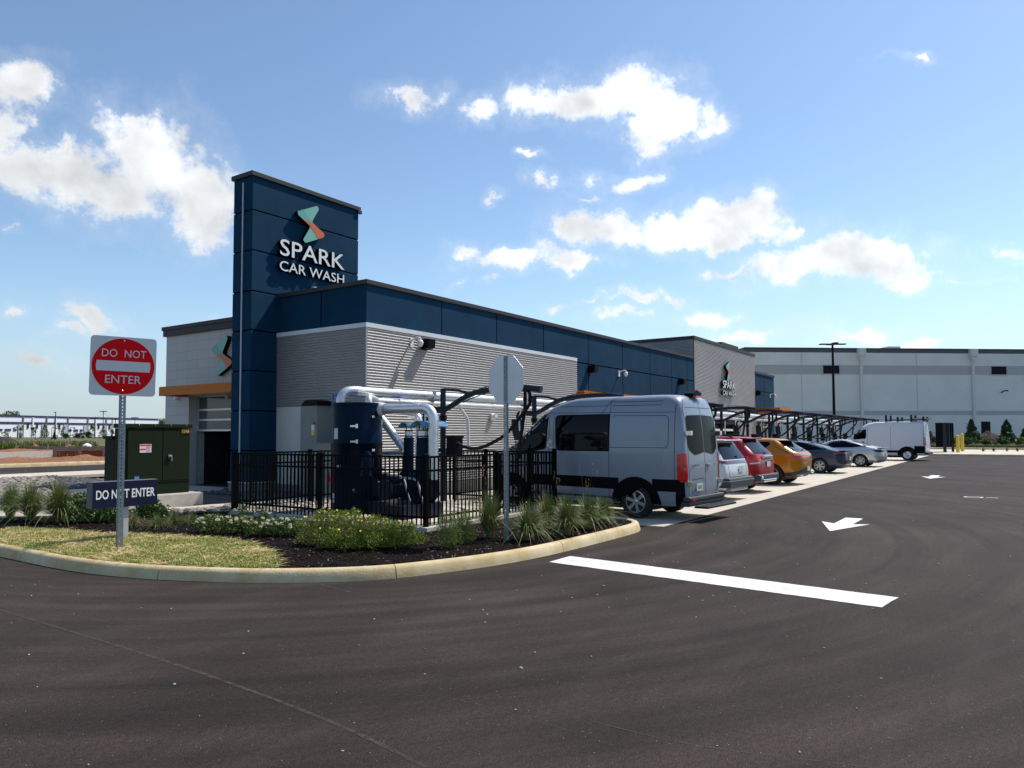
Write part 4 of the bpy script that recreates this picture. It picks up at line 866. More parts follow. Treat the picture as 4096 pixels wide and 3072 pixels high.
t = thing('water_line', 'thin blue water line over the navy tank top', 'pipe', (10.8, 12, 2.4))
a, b, c = PX(*zt_(145,440),11.2), PX(*zt_(150,262),11.2), PX(*zt_(215,258),11.2); m = MB(); m.tube([(a.x,a.y,2.3), b, (b.x+.6, b.y-.25, b.z)], .018, 10); m.tube([b+V3*.03, b-V3*.08], .03, 10); m.tube([(b.x+.6, b.y-.25, b.z),(12.9, 11.7, b.z-.02)], .016, 8); m.build('pipe', mat('blue_pipe', (.02,.10,.42), .4), t)
# blowers: motor, fan housing, silencer stack with curved rain hood
def blower(px, X, rad, label, zb=.2):
    c = PX(*zt_(px, 1100), X); y = c.y
    t = thing('blower', label, 'blower', (X, y, zb), 0, 'vacuum blowers inside the fence')
    m = MB(); m.lathe([(rad,.95),(rad,1.72),(rad-.005,1.74),(0,1.745)], (X,y,0), (0,0,1), 28); m.build('silencer', 'navy', t, sharp=40)
    m = MB(); m.lathe([(rad*.78,1.74),(rad*.78,1.9)], (X,y,0), (0,0,1), 24); m.build('neck_clamp', 'galv', t)
    m = MB()
    for z in (1.765, 1.885): m.lathe([(rad*.82,z-.012),(rad*.82,z+.012)], (X,y,0), (0,0,1), 24)
    for z in (.86,.93): m.lathe([(rad*.9,z-.03),(rad*.9,z+.03)], (X,y,0), (0,0,1), 24)
    m.build('clamp_band', 'black', t)
    m = MB()
    for s in (-1, 1): m.tube([(X, y+s*rad*.6, 1.88), (X, y+s*rad*.7, 2.0)], .012, 6)
    m.build('hood_bracket', 'black', t)
    R_ = rad*1.38; hz = 1.95; n_ = 12; vs = []
    for i in range(n_+1):
        a = math.pi*(.10+.80*i/n_); 
        for X_ in (X-.18, X+.62): vs.append((X_, y+math.cos(a)*R_, hz-.05+math.sin(a)*R_*1.0)); 
    m = MB(); m.add(vs, [(2*i,2*i+1,2*i+3,2*i+2) for i in range(n_)], 0, True); ho = m.build('rain_hood', mat('pale_blue_hood', (.10,.26,.42), .22, coat=.5), t); sm = ho.modifiers.new('s','SOLIDIFY'); sm.thickness = .006
    m = MB(); m.lathe([(0,.0),(.2,.0),(.2,.05),(.16,.09),(.16,.40),(.15,.42),(0,.42)], (X-.75, y+.32, .72), (1,-.0,0), 24); mo = m.build('motor', 'boom', t, sharp=40)
    m = MB()
    for i in range(14):
        a = 2*math.pi*i/14; m.obox(Vector((X-.52, y+.32+math.cos(a)*.17, .72+math.sin(a)*.17)), (.14,0,0), (0,math.cos(a)*.02,math.sin(a)*.02), (0,-math.sin(a)*.004,math.cos(a)*.004))
    m.build('cooling_fin', 'boom', mo)
    m = MB(); m.box((X-.6, y+.2, .88), (X-.4, y+.42, .98)); m.build('junction_box', 'boom', mo)
    m = MB(); m.lathe([(0,-.12),(.27,-.12),(.29,-.09),(.29,.14),(.27,.16),(0,.16)], (X, y-.02, .72), (1,0,0), 28); 
    for i in range(5): m.lathe([(.30,-.1+i*.055),(.325,-.09+i*.055),(.30,-.08+i*.055)], (X, y-.02, .72), (1,0,0), 28)
    m.build('fan_housing', 'boom', t, sharp=40)
    m = MB(); m.box((X-.85, y-.3, .2), (X+.3, y+.5, .44)); m.build('base_frame', 'boom', t)
    m = MB(); m.tube(spline([(X-.45,y+.25,.95),(X-.3,y-.1,.9),(X-.35,y-.28,.6),(X-.3,y-.4,.25)],5), .022, 8); m.build('conduit', mat('grey_conduit', (.35,.36,.37), .5), t)
blower(1462, 11.75, .108, 'blower with smaller rain-hooded navy stack next to the tank')
blower(1700, 11.25, .122, 'blower with larger pale blue rain-hooded stack by the fence corner')
# electrical cabinets
t = thing('electrical_cabinet', 'tall grey electrical cabinet with red button against the wall panel', 'cabinet', (13.6, 16.0, .1))
m = MB(); m.box((13.6, 15.70, .35), (14.10, 16.37, 2.6)); m.box((13.62, 15.72, .1), (14.08, 16.35, .35)); m.build('cabinet', 'greybox', t, bevel=.01)
m = MB(); m.fprism([(-.33,0),(.33,0),(.31,.12),(.18,.16),(-.2,.15),(-.33,.03)], (13.62, 15.98, 2.6), (0,-1,0), (0,0,1), (-1,0,0), -.45, .04); m.build('top_cover', 'black', t)
q = PX(1200+318/5.53, 1500+1070/5.53, 13.6); m = MB(); m.lathe([(0,.03),(.028,.03),(.03,0)], q, (-1,0,0), 14); m.build('red_button', 'red', t)
q = PX(1200+288/5.53, 1500+1165/5.53, 13.6); m = MB(); m.box((13.594, q.y-.06, q.z-.08), (13.599, q.y+.06, q.z+.08), 0); m.build('label', 'paper', t)
m = MB(); m.box((13.594, q.y-.06, q.z-.21), (13.599, q.y+.06, q.z-.085), 0); m.build('warning_label', 'yellow', t)
m = MB(); m.box((13.5, 15.0, .1), (13.9, 15.68, 1.56)); m.box((13.48, 14.98, 1.56), (13.92, 15.69, 1.585)); tag(m.build('junction_cabinet', 'greybox', bevel=.006), 'squat grey cabinet to the right of the tall electrical cabinet', 'cabinet')

# ------------------------------------------------------------------ vacuum arches
z5 = lambda x, y: (1700+x/3.687, 1500+y/3.687)
K0 = lambda x, y: PX(*z5(x, y), 13.9)-Vector((13.9, 11.5, 0))
def arch():
    t = thing('vacuum_arch', 'x', 'vacuum station', (0,0,0), 0, 'navy vacuum arches along the parking row')
    m = MB(); m.tube([(0,0,0),(0,0,2.92)], .07, 14); m.box((-.13,-.13,0),(.13,.13,.025)); m.build('post', 'boom', t, world=False)
    m = MB(); m.tube([(0,0,2.21),(0,0,2.25)], .10, 14); m.tube([(0,0,2.16),(0,0,2.19)], .10, 14); m.build('flange', 'black', t, world=False)
    m = MB(); m.tube(spline([K0(150,520), K0(285,512), K0(430,430), K0(660,290), K0(930,222), K0(1250,190), K0(1500,190)], 6), .066, 12, caps=True); m.build('boom', 'boom', t, world=False, sharp=50)
    m = MB(); m.tube([K0(1450,182), K0(1690,212)], .072, 14); m.tube([K0(1680,210), K0(1712,214)], .08, 14); m.build('end_cap', 'boom', t, world=False, sharp=50)
    m = MB(); m.tube(spline([K0(290,218), K0(430,222), K0(560,245), K0(665,285)], 5), .032, 10); m.build('brace', 'boom', t, world=False)
    m = MB(); m.tube(spline([K0(440,375), K0(620,285), K0(850,190), K0(1150,130), K0(1540,148)], 5), .009, 6)
    for a in ((450,372,455,400),(730,240,735,270),(1180,130,1180,190),(1520,148,1520,190)): m.tube([K0(a[0],a[1]), K0(a[2],a[3])], .009, 6)
    m.tube(spline([K0(560,400), K0(750,320), K0(920,265)], 4), .012, 6); m.build('guide_rod', 'black', t, world=False)
    e = Vector((.04,0,0))
    m = MB(); m.tube(spline([K0(1440,215)+e, K0(1462,250)+e, K0(1458,500)+e, K0(1430,700)+e, K0(1392,1000)+e, K0(1380,1180)+e, K0(1340,1260)+e], 5), .040, 8); m.build('hose', 'blacksoft', t, world=False)
    m = MB(); m.tube(spline([K0(1480,205)-e, K0(1545,250)-e, K0(1565,330)-e, K0(1555,430)-e, K0(1450,580)-e, K0(1220,860)-e, K0(1050,975)-e, K0(860,1065)-e, K0(700,1080)-e, K0(560,1045)-e, K0(460,980)-e], 5), .040, 8); m.build('hose', 'blacksoft', t, world=False)
    m = MB(); m.tube([K0(1460,330)+e, K0(1460,385)+e], .045, 10); m.tube([K0(1567,310)-e, K0(1560,395)-e], .045, 10); m.build('hose_coupling', 'black', t, world=False)
    m = MB(); m.lathe([(0,2.24),(.19,2.24),(.19,1.95),(.10,1.62),(.0,1.62)], (-.05,.55,0), (0,0,1), 18); m.tube([(-.05,.55,1.6),(-.05,.55,1.55)], .10, 14); m.build('dirt_separator', 'boom', t, world=False, sharp=40)
    m = MB(); m.tube(elbow((-.05,.55,2.22),(-.05,.55,2.44),(0,.05,2.44),.12), .045, 10); m.build('inlet_elbow', 'boom', t, world=False)
    m = MB(); m.tube([(-.25,.35,1.9),(-.2,.4,2.3),(-.1,.35,2.6)], .022, 8); m.build('drain_tube', 'pvc', t, world=False)
    m = MB(); m.box((-.14,-.50,1.28),(.14,-.22,1.72)); m.box((-.16,-.52,1.721),(.16,-.20,1.77)); m.tube([(0,-.36,0),(0,-.36,1.28)], .03, 8); m.build('trash_bin', 'black', t, world=False)
    m = MB(); m.box((-.4,-.06,1.38),(.1,.02,1.46)); m.tube([(.02,-.02,1.42),(-.12,.1,1.2)], .02, 8); m.build('hose_rack', 'black', t, world=False)
    return t
proto = arch()
names = ['nearest the fenced tank', 'at the nose of the grey van', 'beyond the grey van, before the red car', 'behind the red car', 'behind the mustard yellow car', 'over the empty bay before the dark sedan', 'behind the dark blue sedan', 'over the empty bay before the silver sedan', 'behind the silver sedan', 'over the bay before the white van', 'at the nose of the white van', 'beyond the nose of the white van', 'farthest along the row, past the white van']
for k in range(13):
    o = proto if k == 0 else copy_tree(proto); o.location = (13.9+4.14*k, 11.5, 0); o['label'] = 'navy steel vacuum arch with black hoses '+names[k]

# ------------------------------------------------------------------ lot furniture on the right
q = Vector((66.1+19.7, 16.1, 0)); t = thing('light_pole', 'tall black parking lot light pole with two flat heads', 'lamp', q)
m = MB(); m.tube([(q.x,q.y,0),(q.x,q.y,11.4)], [.17,.11], 12); m.build('pole', 'black', t)
rv = Vector((.5628,-.8266,0)); 
for s in (-1, 1):
    m = MB(); c = Vector((q.x,q.y,11.5))+rv*s*.85; m.obox(c, rv*.55, Vector((rv.y,-rv.x,0))*.28, (0,0,.05)); m.tube([Vector((q.x,q.y,11.4)), c-V3*.0-rv*s*.4], .05, 8); m.build('lamp_head', 'black', t)
m = MB(); f_ = Vector((rv.y,-rv.x,0))
for s in (-1, 1): m.obox(Vector((q.x,q.y,11.55))+f_*s*.6, rv*.25, f_*.4, (0,0,.05))
m.build('lamp_head', 'black', t)
t = thing('menu_board', 'black ribbed panels of an order board on blue posts by the kerb', 'board', (73.9, 5.2, .13))
L0, L1 = PX(3741, 1700, 73.9).y, PX(3797, 1700, 73.9).y
for k in range(4):
    x = 73.9+k*.9; m = MB(); m.box((x, L0-(k*.0)-.9-.1*k, .55), (x+.22, L0-.12*k, 2.68)); m.build('panel', 'black' if k != 1 else 'boom', t)
m = MB(); m.box((73.6, 4.85, .1), (73.75, 5.1, 2.68)); m.box((75.6, 4.4, .1), (75.75, 4.6, .9)); m.build('post', 'boom', t)
for (x, y, h, lb) in ((73.9, 4.03, 1.5, 'yellow bollard on the left, nearer the order board'), (78.8, 3.94, 1.62, 'yellow bollard on the right, set a little farther back')):
    m = MB(); m.lathe([(.14,0),(.14,h-.1),(.12,h-.03),(.06,h),(0,h+.01)], (x,y,.1), (0,0,1), 16); tag(m.build('bollard', 'yellow', sharp=50), lb, 'bollard', 'yellow steel bollards')
# ------------------------------------------------------------------ vehicles (local axes: x across, y forward from the rear bumper, z up)
def interp_rings(K, sub=4):
    K = [np.array(k, float) for k in K]; out = []
    for i in range(len(K)-1):
        a, b = K[i], K[i+1]; p = K[i-1] if i else 2*a-b; n = K[i+2] if i+2 < len(K) else 2*b-a
        for j in range(sub):
            t = j/sub; h = b[0]-a[0]
            m0 = (b-p)/max(1e-6, b[0]-p[0])*h; m1 = (n-a)/max(1e-6, n[0]-a[0])*h
            d = b-a                                # limit the slopes (monotone)
            for q in range(len(a)):
                if d[q] == 0: m0[q] = m1[q] = 0
                else:
                    m0[q] = np.clip(m0[q]/d[q], 0, 2.5)*d[q]; m1[q] = np.clip(m1[q]/d[q], 0, 2.5)*d[q]
            out.append(a*(2*t**3-3*t*t+1)+m0*(t**3-2*t*t+t)+b*(-2*t**3+3*t*t)+m1*(t**3-t*t))
    out.append(K[-1]); return out
def ringpts(k, ns=26, nc=6, nf=8, bow=.03):
    z, r, f, w, rr, rf = k[:6]; rr = min(rr, w*.95); rf = min(rf, w*.95); P_ = []
    def q(x, y):
        P_.append((x, y, z))
    for i in range(nf): q(-w+rr+(2*w-2*rr)*i/nf, r)                       # rear face, left to right
    for i in range(nc): a = -math.pi/2+math.pi/2*i/nc; q(w-rr+rr*math.cos(a), r+rr+rr*math.sin(a))
    for i in range(ns): q(w, r+rr+(f-rf-r-rr)*i/ns)
    for i in range(nc): a = math.pi/2*i/nc; q(w-rf+rf*math.cos(a), f-rf+rf*math.sin(a))
    for i in range(nf): q(w-rf-(2*w-2*rf)*i/nf, f)
    for i in range(nc): a = math.pi/2+math.pi/2*i/nc; q(-w+rf+rf*math.cos(a), f-rf+rf*math.sin(a))
    for i in range(ns): q(-w, f-rf-(f-rf-r-rr)*i/ns)
    for i in range(nc): a = math.pi+math.pi/2*i/nc; q(-w+rr+rr*math.cos(a), r+rr+rr*math.sin(a))
    L_ = f-r; out = []
    for x, y, z in P_:
        t = (y-r)/max(L_, .01); bx = 1-bow*(2*t-1)**4
        yy = y+ (.05*(x/w)**2 if t < .5 else -.10*(x/w)**2)*min(1, L_)
        out.append((x*bx, yy, z))
    return out
def body_mesh(K, mats, wheels=(), wr=.36, hw=.9, paint_split=None):
    rings = interp_rings(K); vs = []; n = None
    for k in rings:
        p = ringpts(k); n = len(p); vs += p
    fs = [(i*n+j, i*n+(j+1)%n, (i+1)*n+(j+1)%n, (i+1)*n+j) for i in range(len(rings)-1) for j in range(n)]
    c0, c1 = len(vs), len(vs)+1; k0, k1 = rings[0], rings[-1]
    vs += [(0, (k0[1]+k0[2])/2, k0[0]), (0, (k1[1]+k1[2])/2, k1[0]+.012)]; o = (len(rings)-1)*n
    fs += [(c0, (j+1)%n, j) for j in range(n)]+[(c1, o+j, o+(j+1)%n) for j in range(n)]
    me = bpy.data.meshes.new('body'); me.from_pydata(vs, [], fs)
    for q in mats: me.materials.append(M[q] if isinstance(q, str) else q)
    zc = {}
    mi = []
    for f in me.polygons:
        z = f.center.z; y = f.center.y; mi.append(paint_split(f.center) if paint_split else 0)
    me.polygons.foreach_set('material_index', mi); me.polygons.foreach_set('use_smooth', [True]*len(me.polygons)); me.update()
    bvh = BVHTree.FromPolygons([tuple(v.co) for v in me.vertices], [tuple(p.vertices) for p in me.polygons])
    if wheels:
        ob = bpy.data.objects.new('tmp', me); C.objects.link(ob); cut = []
        for wy in wheels:
            b = MB(); b.tube([(-hw*1.3, wy, wr-.02), (hw*1.3, wy, wr-.02)], wr+.055, 40); b2 = b.build('cut', 'dark'); cut.append(b2)
            md = ob.modifiers.new('b', 'BOOLEAN'); md.operation = 'DIFFERENCE'; md.object = b2; md.solver = 'EXACT'; md.material_mode = 'TRANSFER'
        me2 = bpy.data.meshes.new_from_object(ob.evaluated_get(bpy.context.evaluated_depsgraph_get())); me2.name = 'body'
        for b2 in cut: bpy.data.objects.remove(b2)
        bpy.data.objects.remove(ob); me = me2; me.set_sharp_from_angle(angle=R(38))
    return me, bvh
def project(bvh, poly, view, off=.004, edge=.12):
    """lay a flat outline onto the body surface: view L/R (y,z) or B rear (x,z) or T top (x,y)"""
    bm = bmesh.new(); f = bm.faces.new([bm.verts.new((a, b, 0)) for a, b in poly]); bmesh.ops.triangulate(bm, faces=[f])
    for _ in range(5):
        e = [e for e in bm.edges if e.calc_length() > edge]
        if not e: break
        bmesh.ops.subdivide_edges(bm, edges=e, cuts=1); bmesh.ops.triangulate(bm, faces=bm.faces[:])
    vs = []
    for v in bm.verts:
        a, b = v.co.x, v.co.y
        if view == 'L': o, d = Vector((-3, a, b)), Vector((1, 0, 0))
        elif view == 'R': o, d = Vector((3, a, b)), Vector((-1, 0, 0))
        elif view == 'B': o, d = Vector((a, -3, b)), Vector((0, 1, 0))
        elif view == 'F': o, d = Vector((a, 9, b)), Vector((0, -1, 0))
        else: o, d = Vector((a, b, 5)), Vector((0, 0, -1))
        h, nn, _, _ = bvh.ray_cast(o, d)
        if h is None: h, nn, _, _ = bvh.find_nearest(o+d*2)
        if nn.dot(d) > 0: nn = -nn
        vs.append(h+nn*off)
    fs = [tuple(v.index for v in f.verts) for f in bm.faces]; bm.free()
    if view in ('R', 'B'): pass
    return vs, fs
def pieces(parent, bvh, name, mat_, specs, off=.004, edge=.12, join=False):
    m = MB()
    for view, poly in specs:
        vs, fs = project(bvh, poly, view, off, edge); m.add(vs, fs, 0, True)
        if not join: o = m.build(name, mat_, parent, world=False); m = MB()
    return m.build(name, mat_, parent, world=False) if join else o
def line(a, b, w=.012):
    a, b = Vector(a), Vector(b); d = (b-a).normalized(); n_ = Vector((-d.y, d.x))*w/2; return [tuple(a-n_), tuple(b-n_), tuple(b+n_), tuple(a+n_)]
def seams(parent, bvh, specs, w=.012, name='panel_gap', mat_='seam', off=.0022):
    out = []
    for view, pts in specs:
        for a, b in zip(pts[:-1], pts[1:]): out.append((view, line(a, b, w)))
    return pieces(parent, bvh, name, mat_, out, off, .1, True)
def wheel(parent, x, y, r, side, spokes=5, w=.22, dark=False, style='star'):
    m = MB(); s = side; pr = [(r*.66, -w/2), (r*.95, -w/2), (r, -w/2+.03), (r, w/2-.03), (r*.95, w/2), (r*.66, w/2)]
    c = (x, y, r); m.lathe(pr, c, (s, 0, 0), 36); tyre = m.build('wheel', 'rubber', parent, world=False, sharp=35)
    m = MB(); R_ = r*.665; m.lathe([(R_, w/2), (R_*.93, w/2-.01), (R_*.90, w/2-.06), (0, w/2-.07)], c, (s, 0, 0), 36, 1); m.lathe([(R_, w/2+.001), (R_*.93, w/2+.004), (R_*.90, w/2-.02)], c, (s, 0, 0), 36, 0)
    ax = Vector((s, 0, 0)); cc = Vector(c)+ax*(w/2-.015)
    def rad(a): return Vector((0, math.cos(a), math.sin(a)))
    for i in range(spokes):
        a = 2*math.pi*i/spokes+.3; 
        for da in ((0,) if style == 'star' else (-.17, .17)):
            u = rad(a+da); tdir = Vector((0, -math.sin(a+da), math.cos(a+da))); wd = R_*(.15 if style == 'star' else .075)
            vs = []
            for t, k in ((.12, .8), (.93, 1.1)):
                for q in (-1, 1):
                    for dz in (0, -.02): vs.append(cc+u*R_*t+tdir*q*wd*k+ax*dz)
            m.add(vs, [(0,4,6,2),(1,3,7,5),(0,1,5,4),(2,6,7,3)], 0, False)
    m.lathe([(R_*.22, -.01), (R_*.22, .008), (R_*.12, .015), (0, .016)], cc, ax, 16, 0)
    if style == 'steel':
        m.lathe([(R_*.9, .002), (R_*.55, -.005), (R_*.3, .02), (0, .03)], cc, ax, 24, 0)
    rim = m.build('rim', ['rim' if not dark else 'rimdark', 'rimdark'], tyre, world=False, sharp=40)
    return tyre
def paint(name, col, metal=.0, rough=.28, coat=.4): return mat(name, col, rough, metal=metal, coat=coat)
def quadp(x0, x1, z0, z1): return [(x0, z0), (x1, z0), (x1, z1), (x0, z1)]
def mir(p): return [(-x, z) for x, z in p][::-1]
def plate(parent, bvh, x, z, w=.30, h=.155, text=None):
    hh, nn, _, _ = bvh.ray_cast(Vector((x, -3, z)), Vector((0, 1, 0))); y = hh.y-.02
    m = MB(); m.box((x-w/2, y-.008, z-h/2), (x+w/2, y, z+h/2)); p = m.build('licence_plate', 'plate', parent, world=False)
    if text:
        m = MB(); letters(m, text, (x-w*.4, y-.0085, z-h*.28), (1,0,0), (0,0,1), (0,-1,0), w*.8, h*.5, 0, .001, thick=.0); m.build('plate_number', mat('plate_ink', (.03,.06,.05), .5), p, world=False)
def vehicle(name, label, cat, X, Y, rz=-4):
    t = thing(name, label, cat, (X, Y, .008), R(rz), None); return t
def finish(t, K, paintm, wheels, wr, hw, split=None, mats=None, spokes=5, style='star', ww=.22):
    me, bvh = body_mesh(K, mats or [paintm], wheels, wr, hw, split)
    b = bpy.data.objects.new('body', me); C.objects.link(b); b.parent = t
    for y in wheels:
        for s in (-1, 1): wheel(t, s*(hw-.115), y, wr, s, spokes, ww, style=style)
    m = MB(); m.box((-hw+.25, wheels[0]-.3, .18), (hw-.25, wheels[1]+.3, .42))
    for y in wheels: m.tube([(-hw+.2, y, wr), (hw-.2, y, wr)], .07, 8)
    m.build('chassis', 'blacksoft', t, world=False)
    return b, bvh

# grey high-roof van --------------------------------------------------
P_van = paint('van_grey_blue_paint', (.26, .295, .335), metal=.12, rough=.35, coat=.5)
t = vehicle('passenger_van', 'grey-blue high-roof van with dark side windows and tall red tail lamps', 'van', 15.30, 5.42, -4)
K = [(.30,.12,5.1,.86,.12,.4),(.42,.06,5.35,.915,.12,.4),(.62,.03,5.45,.935,.11,.45),(1.0,.03,5.45,.94,.10,.5),(1.28,.04,5.33,.935,.10,.5),(1.45,.05,5.05,.93,.10,.5),(1.58,.06,4.72,.92,.10,.45),(1.85,.08,4.40,.905,.10,.4),(2.15,.12,4.03,.87,.11,.4),(2.38,.17,3.70,.83,.13,.4),(2.50,.22,3.45,.79,.16,.4),(2.58,.31,3.15,.72,.2,.4),(2.62,.48,2.8,.58,.25,.4),(2.635,.9,2.3,.3,.2,.25)]
M['van_paint'] = P_van
b, bv = finish(t, K, P_van, (1.2, 4.55), .355, .935, spokes=6)
bl = [('L', roundpoly([(1.86,1.44),(3.22,1.44),(3.28,2.20),(1.88,2.20)], [.02,.12,.12,.02])), ('R', roundpoly([(1.86,1.44),(3.22,1.44),(3.28,2.20),(1.88,2.20)], [.02,.12,.12,.02]))]
pieces(t, bv, 'side_window', 'glass', bl)
cabw = roundpoly([(3.56,1.50),(4.30,1.38),(4.62,1.47),(4.02,2.16),(3.53,2.22)], [.08,.04,.05,.10,.08]); pieces(t, bv, 'cab_window', 'glass', [('L', cabw), ('R', cabw)])
pieces(t, bv, 'window_seal', 'black', [('L', roundpoly([(3.52,1.45),(4.31,1.33),(4.69,1.44),(4.05,2.21),(3.49,2.26)], [.08,.04,.05,.10,.08])), ('L', roundpoly([(1.83,1.41),(3.25,1.41),(3.31,2.23),(1.85,2.23)], [.02,.12,.12,.02]))], .002)
pieces(t, bv, 'windscreen', 'glass', [('F', roundpoly([(-.78,1.55),(.78,1.55),(.70,2.3),(-.70,2.3)], .1))])
rw = roundpoly([(.03,1.40),(.47,1.34),(.72,1.48),(.70,2.17),(.03,2.19)], [.01,.10,.10,.10,.01]); pieces(t, bv, 'rear_window', 'glass_rear', [('B', rw), ('B', mir(rw))], .006)
band = [('L', [(1.60,.60),(4.02,.63),(4.02,.87),(1.60,.85)]), ('L', [(.10,.60),(.80,.60),(.80,.85),(.10,.85)]), ('L', [(.10,.31),(.30,.31),(.27,.60),(.10,.60)]), ('L', [(4.95,.6),(5.2,.6),(5.2,.85),(4.95,.85)])]
ar = [(1.2+.58*math.cos(a), .335+.55*math.sin(a)) for a in np.linspace(-.1, math.pi+.1, 18)]+[(1.2+.415*math.cos(a), .335+.415*math.sin(a)) for a in np.linspace(math.pi+.1, -.1, 18)]
arf = [(4.55-1.2+x, z) for x, z in ar]
pieces(t, bv, 'side_cladding', 'black', band, .012); pieces(t, bv, 'wheel_arch', 'black', [('L', ar), ('R', ar), ('L', arf)], .010, .08)
tl = roundpoly([(.0,.78),(.17,.80),(.17,1.38),(.0,1.38)], .02)
pieces(t, bv, 'tail_light', 'taillight', [('L', [(.115,.80),(.24,.82),(.24,1.37),(.115,1.39)]), ('B', [(-.885,.80),(-.79,.80),(-.79,1.38),(-.885,1.39)])], .010, .05)
pieces(t, bv, 'tail_light', 'taillight', [('B', [(.79,.80),(.88,.80),(.88,1.38),(.79,1.38)])], .010, .05)
seams(t, bv, [('L', [(1.84,.42),(1.84,2.60)]), ('L', [(3.42,.45),(3.46,2.2),(3.44,2.58)]), ('L', [(3.32,.45),(3.33,2.26)]), ('L', [(.30,.85),(.30,2.57)]), ('L', [(.30,2.24),(1.84,2.26)]), ('L', [(1.84,2.26),(3.44,2.28),(3.9,2.2),(4.6,1.55)]), ('L', [(.45,1.50),(1.84,1.50)]),
  ('L', roundpoly([(.44,1.5),(.44,2.17),(1.8,2.19)], .1)), ('L', [(.6,2.40),(1.80,2.41)]), ('L', [(1.9,2.41),(3.3,2.42)]), ('L', [(.6,2.48),(1.80,2.49)]), ('B', [(0,.50),(0,2.58)]), ('B', [(-.72,.52),(-.74,2.3),(-.6,2.5)]), ('B', [(.72,.52),(.74,2.3),(.6,2.5)]), ('B', [(-.62,2.34),(.62,2.34)]), ('B', [(-.72,.5),(.72,.5)]), ('B', roundpoly([(-.60,.55),(-.60,.84),(-.1,.86),(-.06,.80)], .04)), ('L',[(1.72,.60),(1.72,.44)])], .011)
m = MB(); m.box((-.9,-.03,.40),(.9,.14,.50)); m.box((-.88,.0,.30),(.88,.2,.40)); m.build('rear_bumper', 'clad', t, world=False, bevel=.03)
m = MB(); m.box((-.72,-.33,.27),(.80,-.03,.315)); m.build('rear_step', 'blacksoft', t, world=False, bevel=.015)
m = MB(); m.box((-.80,-.045,.42),(-.66,-.031,.46)); m.build('reflector', 'taillight', t, world=False)
m = MB()
for x in (-.76, .76):
    for z in (1.80, .76): m.box((x-.05, -.02, z-.05), (x+.05, .10, z+.05))
m.build('door_hinge', 'chrome', t, world=False, bevel=.008)
m = MB(); m.fprism([(0,0),(.28,0),(.34,.07),(.10,.13),(-.12,.05)], (-.08,.20,2.60), (1,0,0), (0,0,1), (0,1,0), 0, .22); m.build('rear_camera', 'black', t, world=False, bevel=.01)
m = MB(); m.box((-.12,.16,2.565),(.20,.24,2.60)); m.build('brake_light', 'taillight', t, world=False)
m = MB(); m.lathe([(.062,.0),(.062,.012),(.050,.012),(.050,.0)], (0,.055,1.27), (0,-1,0), 24)
for i in range(3):
    a = math.pi/2+i*2*math.pi/3; m.add([(.055*math.cos(a),.04,1.27+.055*math.sin(a)),(.008*math.cos(a+1.4),.04,1.27+.008*math.sin(a+1.4)),(.008*math.cos(a-1.4),.04,1.27+.008*math.sin(a-1.4))],[(0,1,2)])
m.build('emblem', 'chrome', t, world=False)
m = MB(); letters(m, 'SPRINTER', (-.62,.045,1.12), (1,0,0), (0,0,1), (0,-1,0), .34, .035, 0, .008, thick=.0); letters(m, '4x4', (.45,.045,1.12), (1,0,0), (0,0,1), (0,-1,0), .12, .035, 0, .008, thick=.0); m.build('lettering', 'chrome', t, world=False)
m = MB(); m.box((.06,-.0,1.10),(.22,.035,1.16)); m.build('door_handle', 'van_paint', t, world=False, bevel=.01)
plate(t, bv, -.33, .68, .30, .155, 'VGB4572')
pieces(t, bv, 'fuel_sill', 'clad', [('L', [(1.72,.40),(3.9,.42),(3.9,.46),(1.72,.44)])], .01)

# generic rear quarters used by the other cars ------------------------
# white and black SUV beside the van
t = vehicle('suv', 'white SUV with black lower bumper, half hidden behind the grey van', 'car', 19.95, 6.15, -4)
Pw = paint('pearl_white_paint', (.62,.64,.64)); K = [(.30,.12,4.3,.84,.2,.5),(.45,.04,4.42,.90,.16,.5),(.72,.02,4.45,.92,.14,.5),(.95,.05,4.40,.92,.14,.5),(1.08,.10,4.0,.91,.15,.5),(1.16,.14,3.5,.88,.15,.4),(1.38,.28,3.0,.80,.16,.3),(1.56,.38,2.7,.73,.18,.3),(1.63,.5,2.4,.62,.25,.3),(1.655,.9,2.0,.35,.2,.2)]
b, bv = finish(t, K, Pw, (.95, 3.55), .36, .91)
pieces(t, bv, 'rear_window', 'glass', [('B', roundpoly([(-.76,1.10),(.76,1.10),(.64,1.53),(-.64,1.53)], .06))]); pieces(t, bv, 'quarter_window', 'glass', [('L', roundpoly([(.35,1.12),(3.0,1.12),(2.6,1.52),(.5,1.52)], .08)), ('R', roundpoly([(.35,1.12),(3.0,1.12),(2.6,1.52),(.5,1.52)], .08))])
m = MB(); m.box((-.66,.16,1.585),(.66,.62,1.625)); m.build('spoiler', Pw, t, world=False, bevel=.015)
pieces(t, bv, 'tail_light', 'taildark', [('B', [(-.86,.99),(.86,.99),(.86,1.07),(-.86,1.07)]), ('L', [(.20,.98),(.45,1.03),(.45,1.07),(.20,1.08)])], .012)
m = MB(); m.box((-.86,-.07,.36),(.86,.3,.62)); m.build('rear_bumper', 'clad', t, world=False, bevel=.05); m = MB(); m.box((-.87,-.075,.52),(.87,.2,.555)); m.build('bumper_strip', mat('satin_strip', (.18,.18,.19), .4), t, world=False, bevel=.01)
m = MB(); m.box((-.6,.0,.26),(.6,.3,.36)); m.build('skid_plate', mat('skid_grey', (.35,.35,.36), .4), t, world=False, bevel=.03)
seams(t, bv, [('B', [(-.60,.64),(-.62,.97)]), ('B', [(.60,.64),(.62,.97)]), ('B', [(-.6,.64),(.6,.64)])])
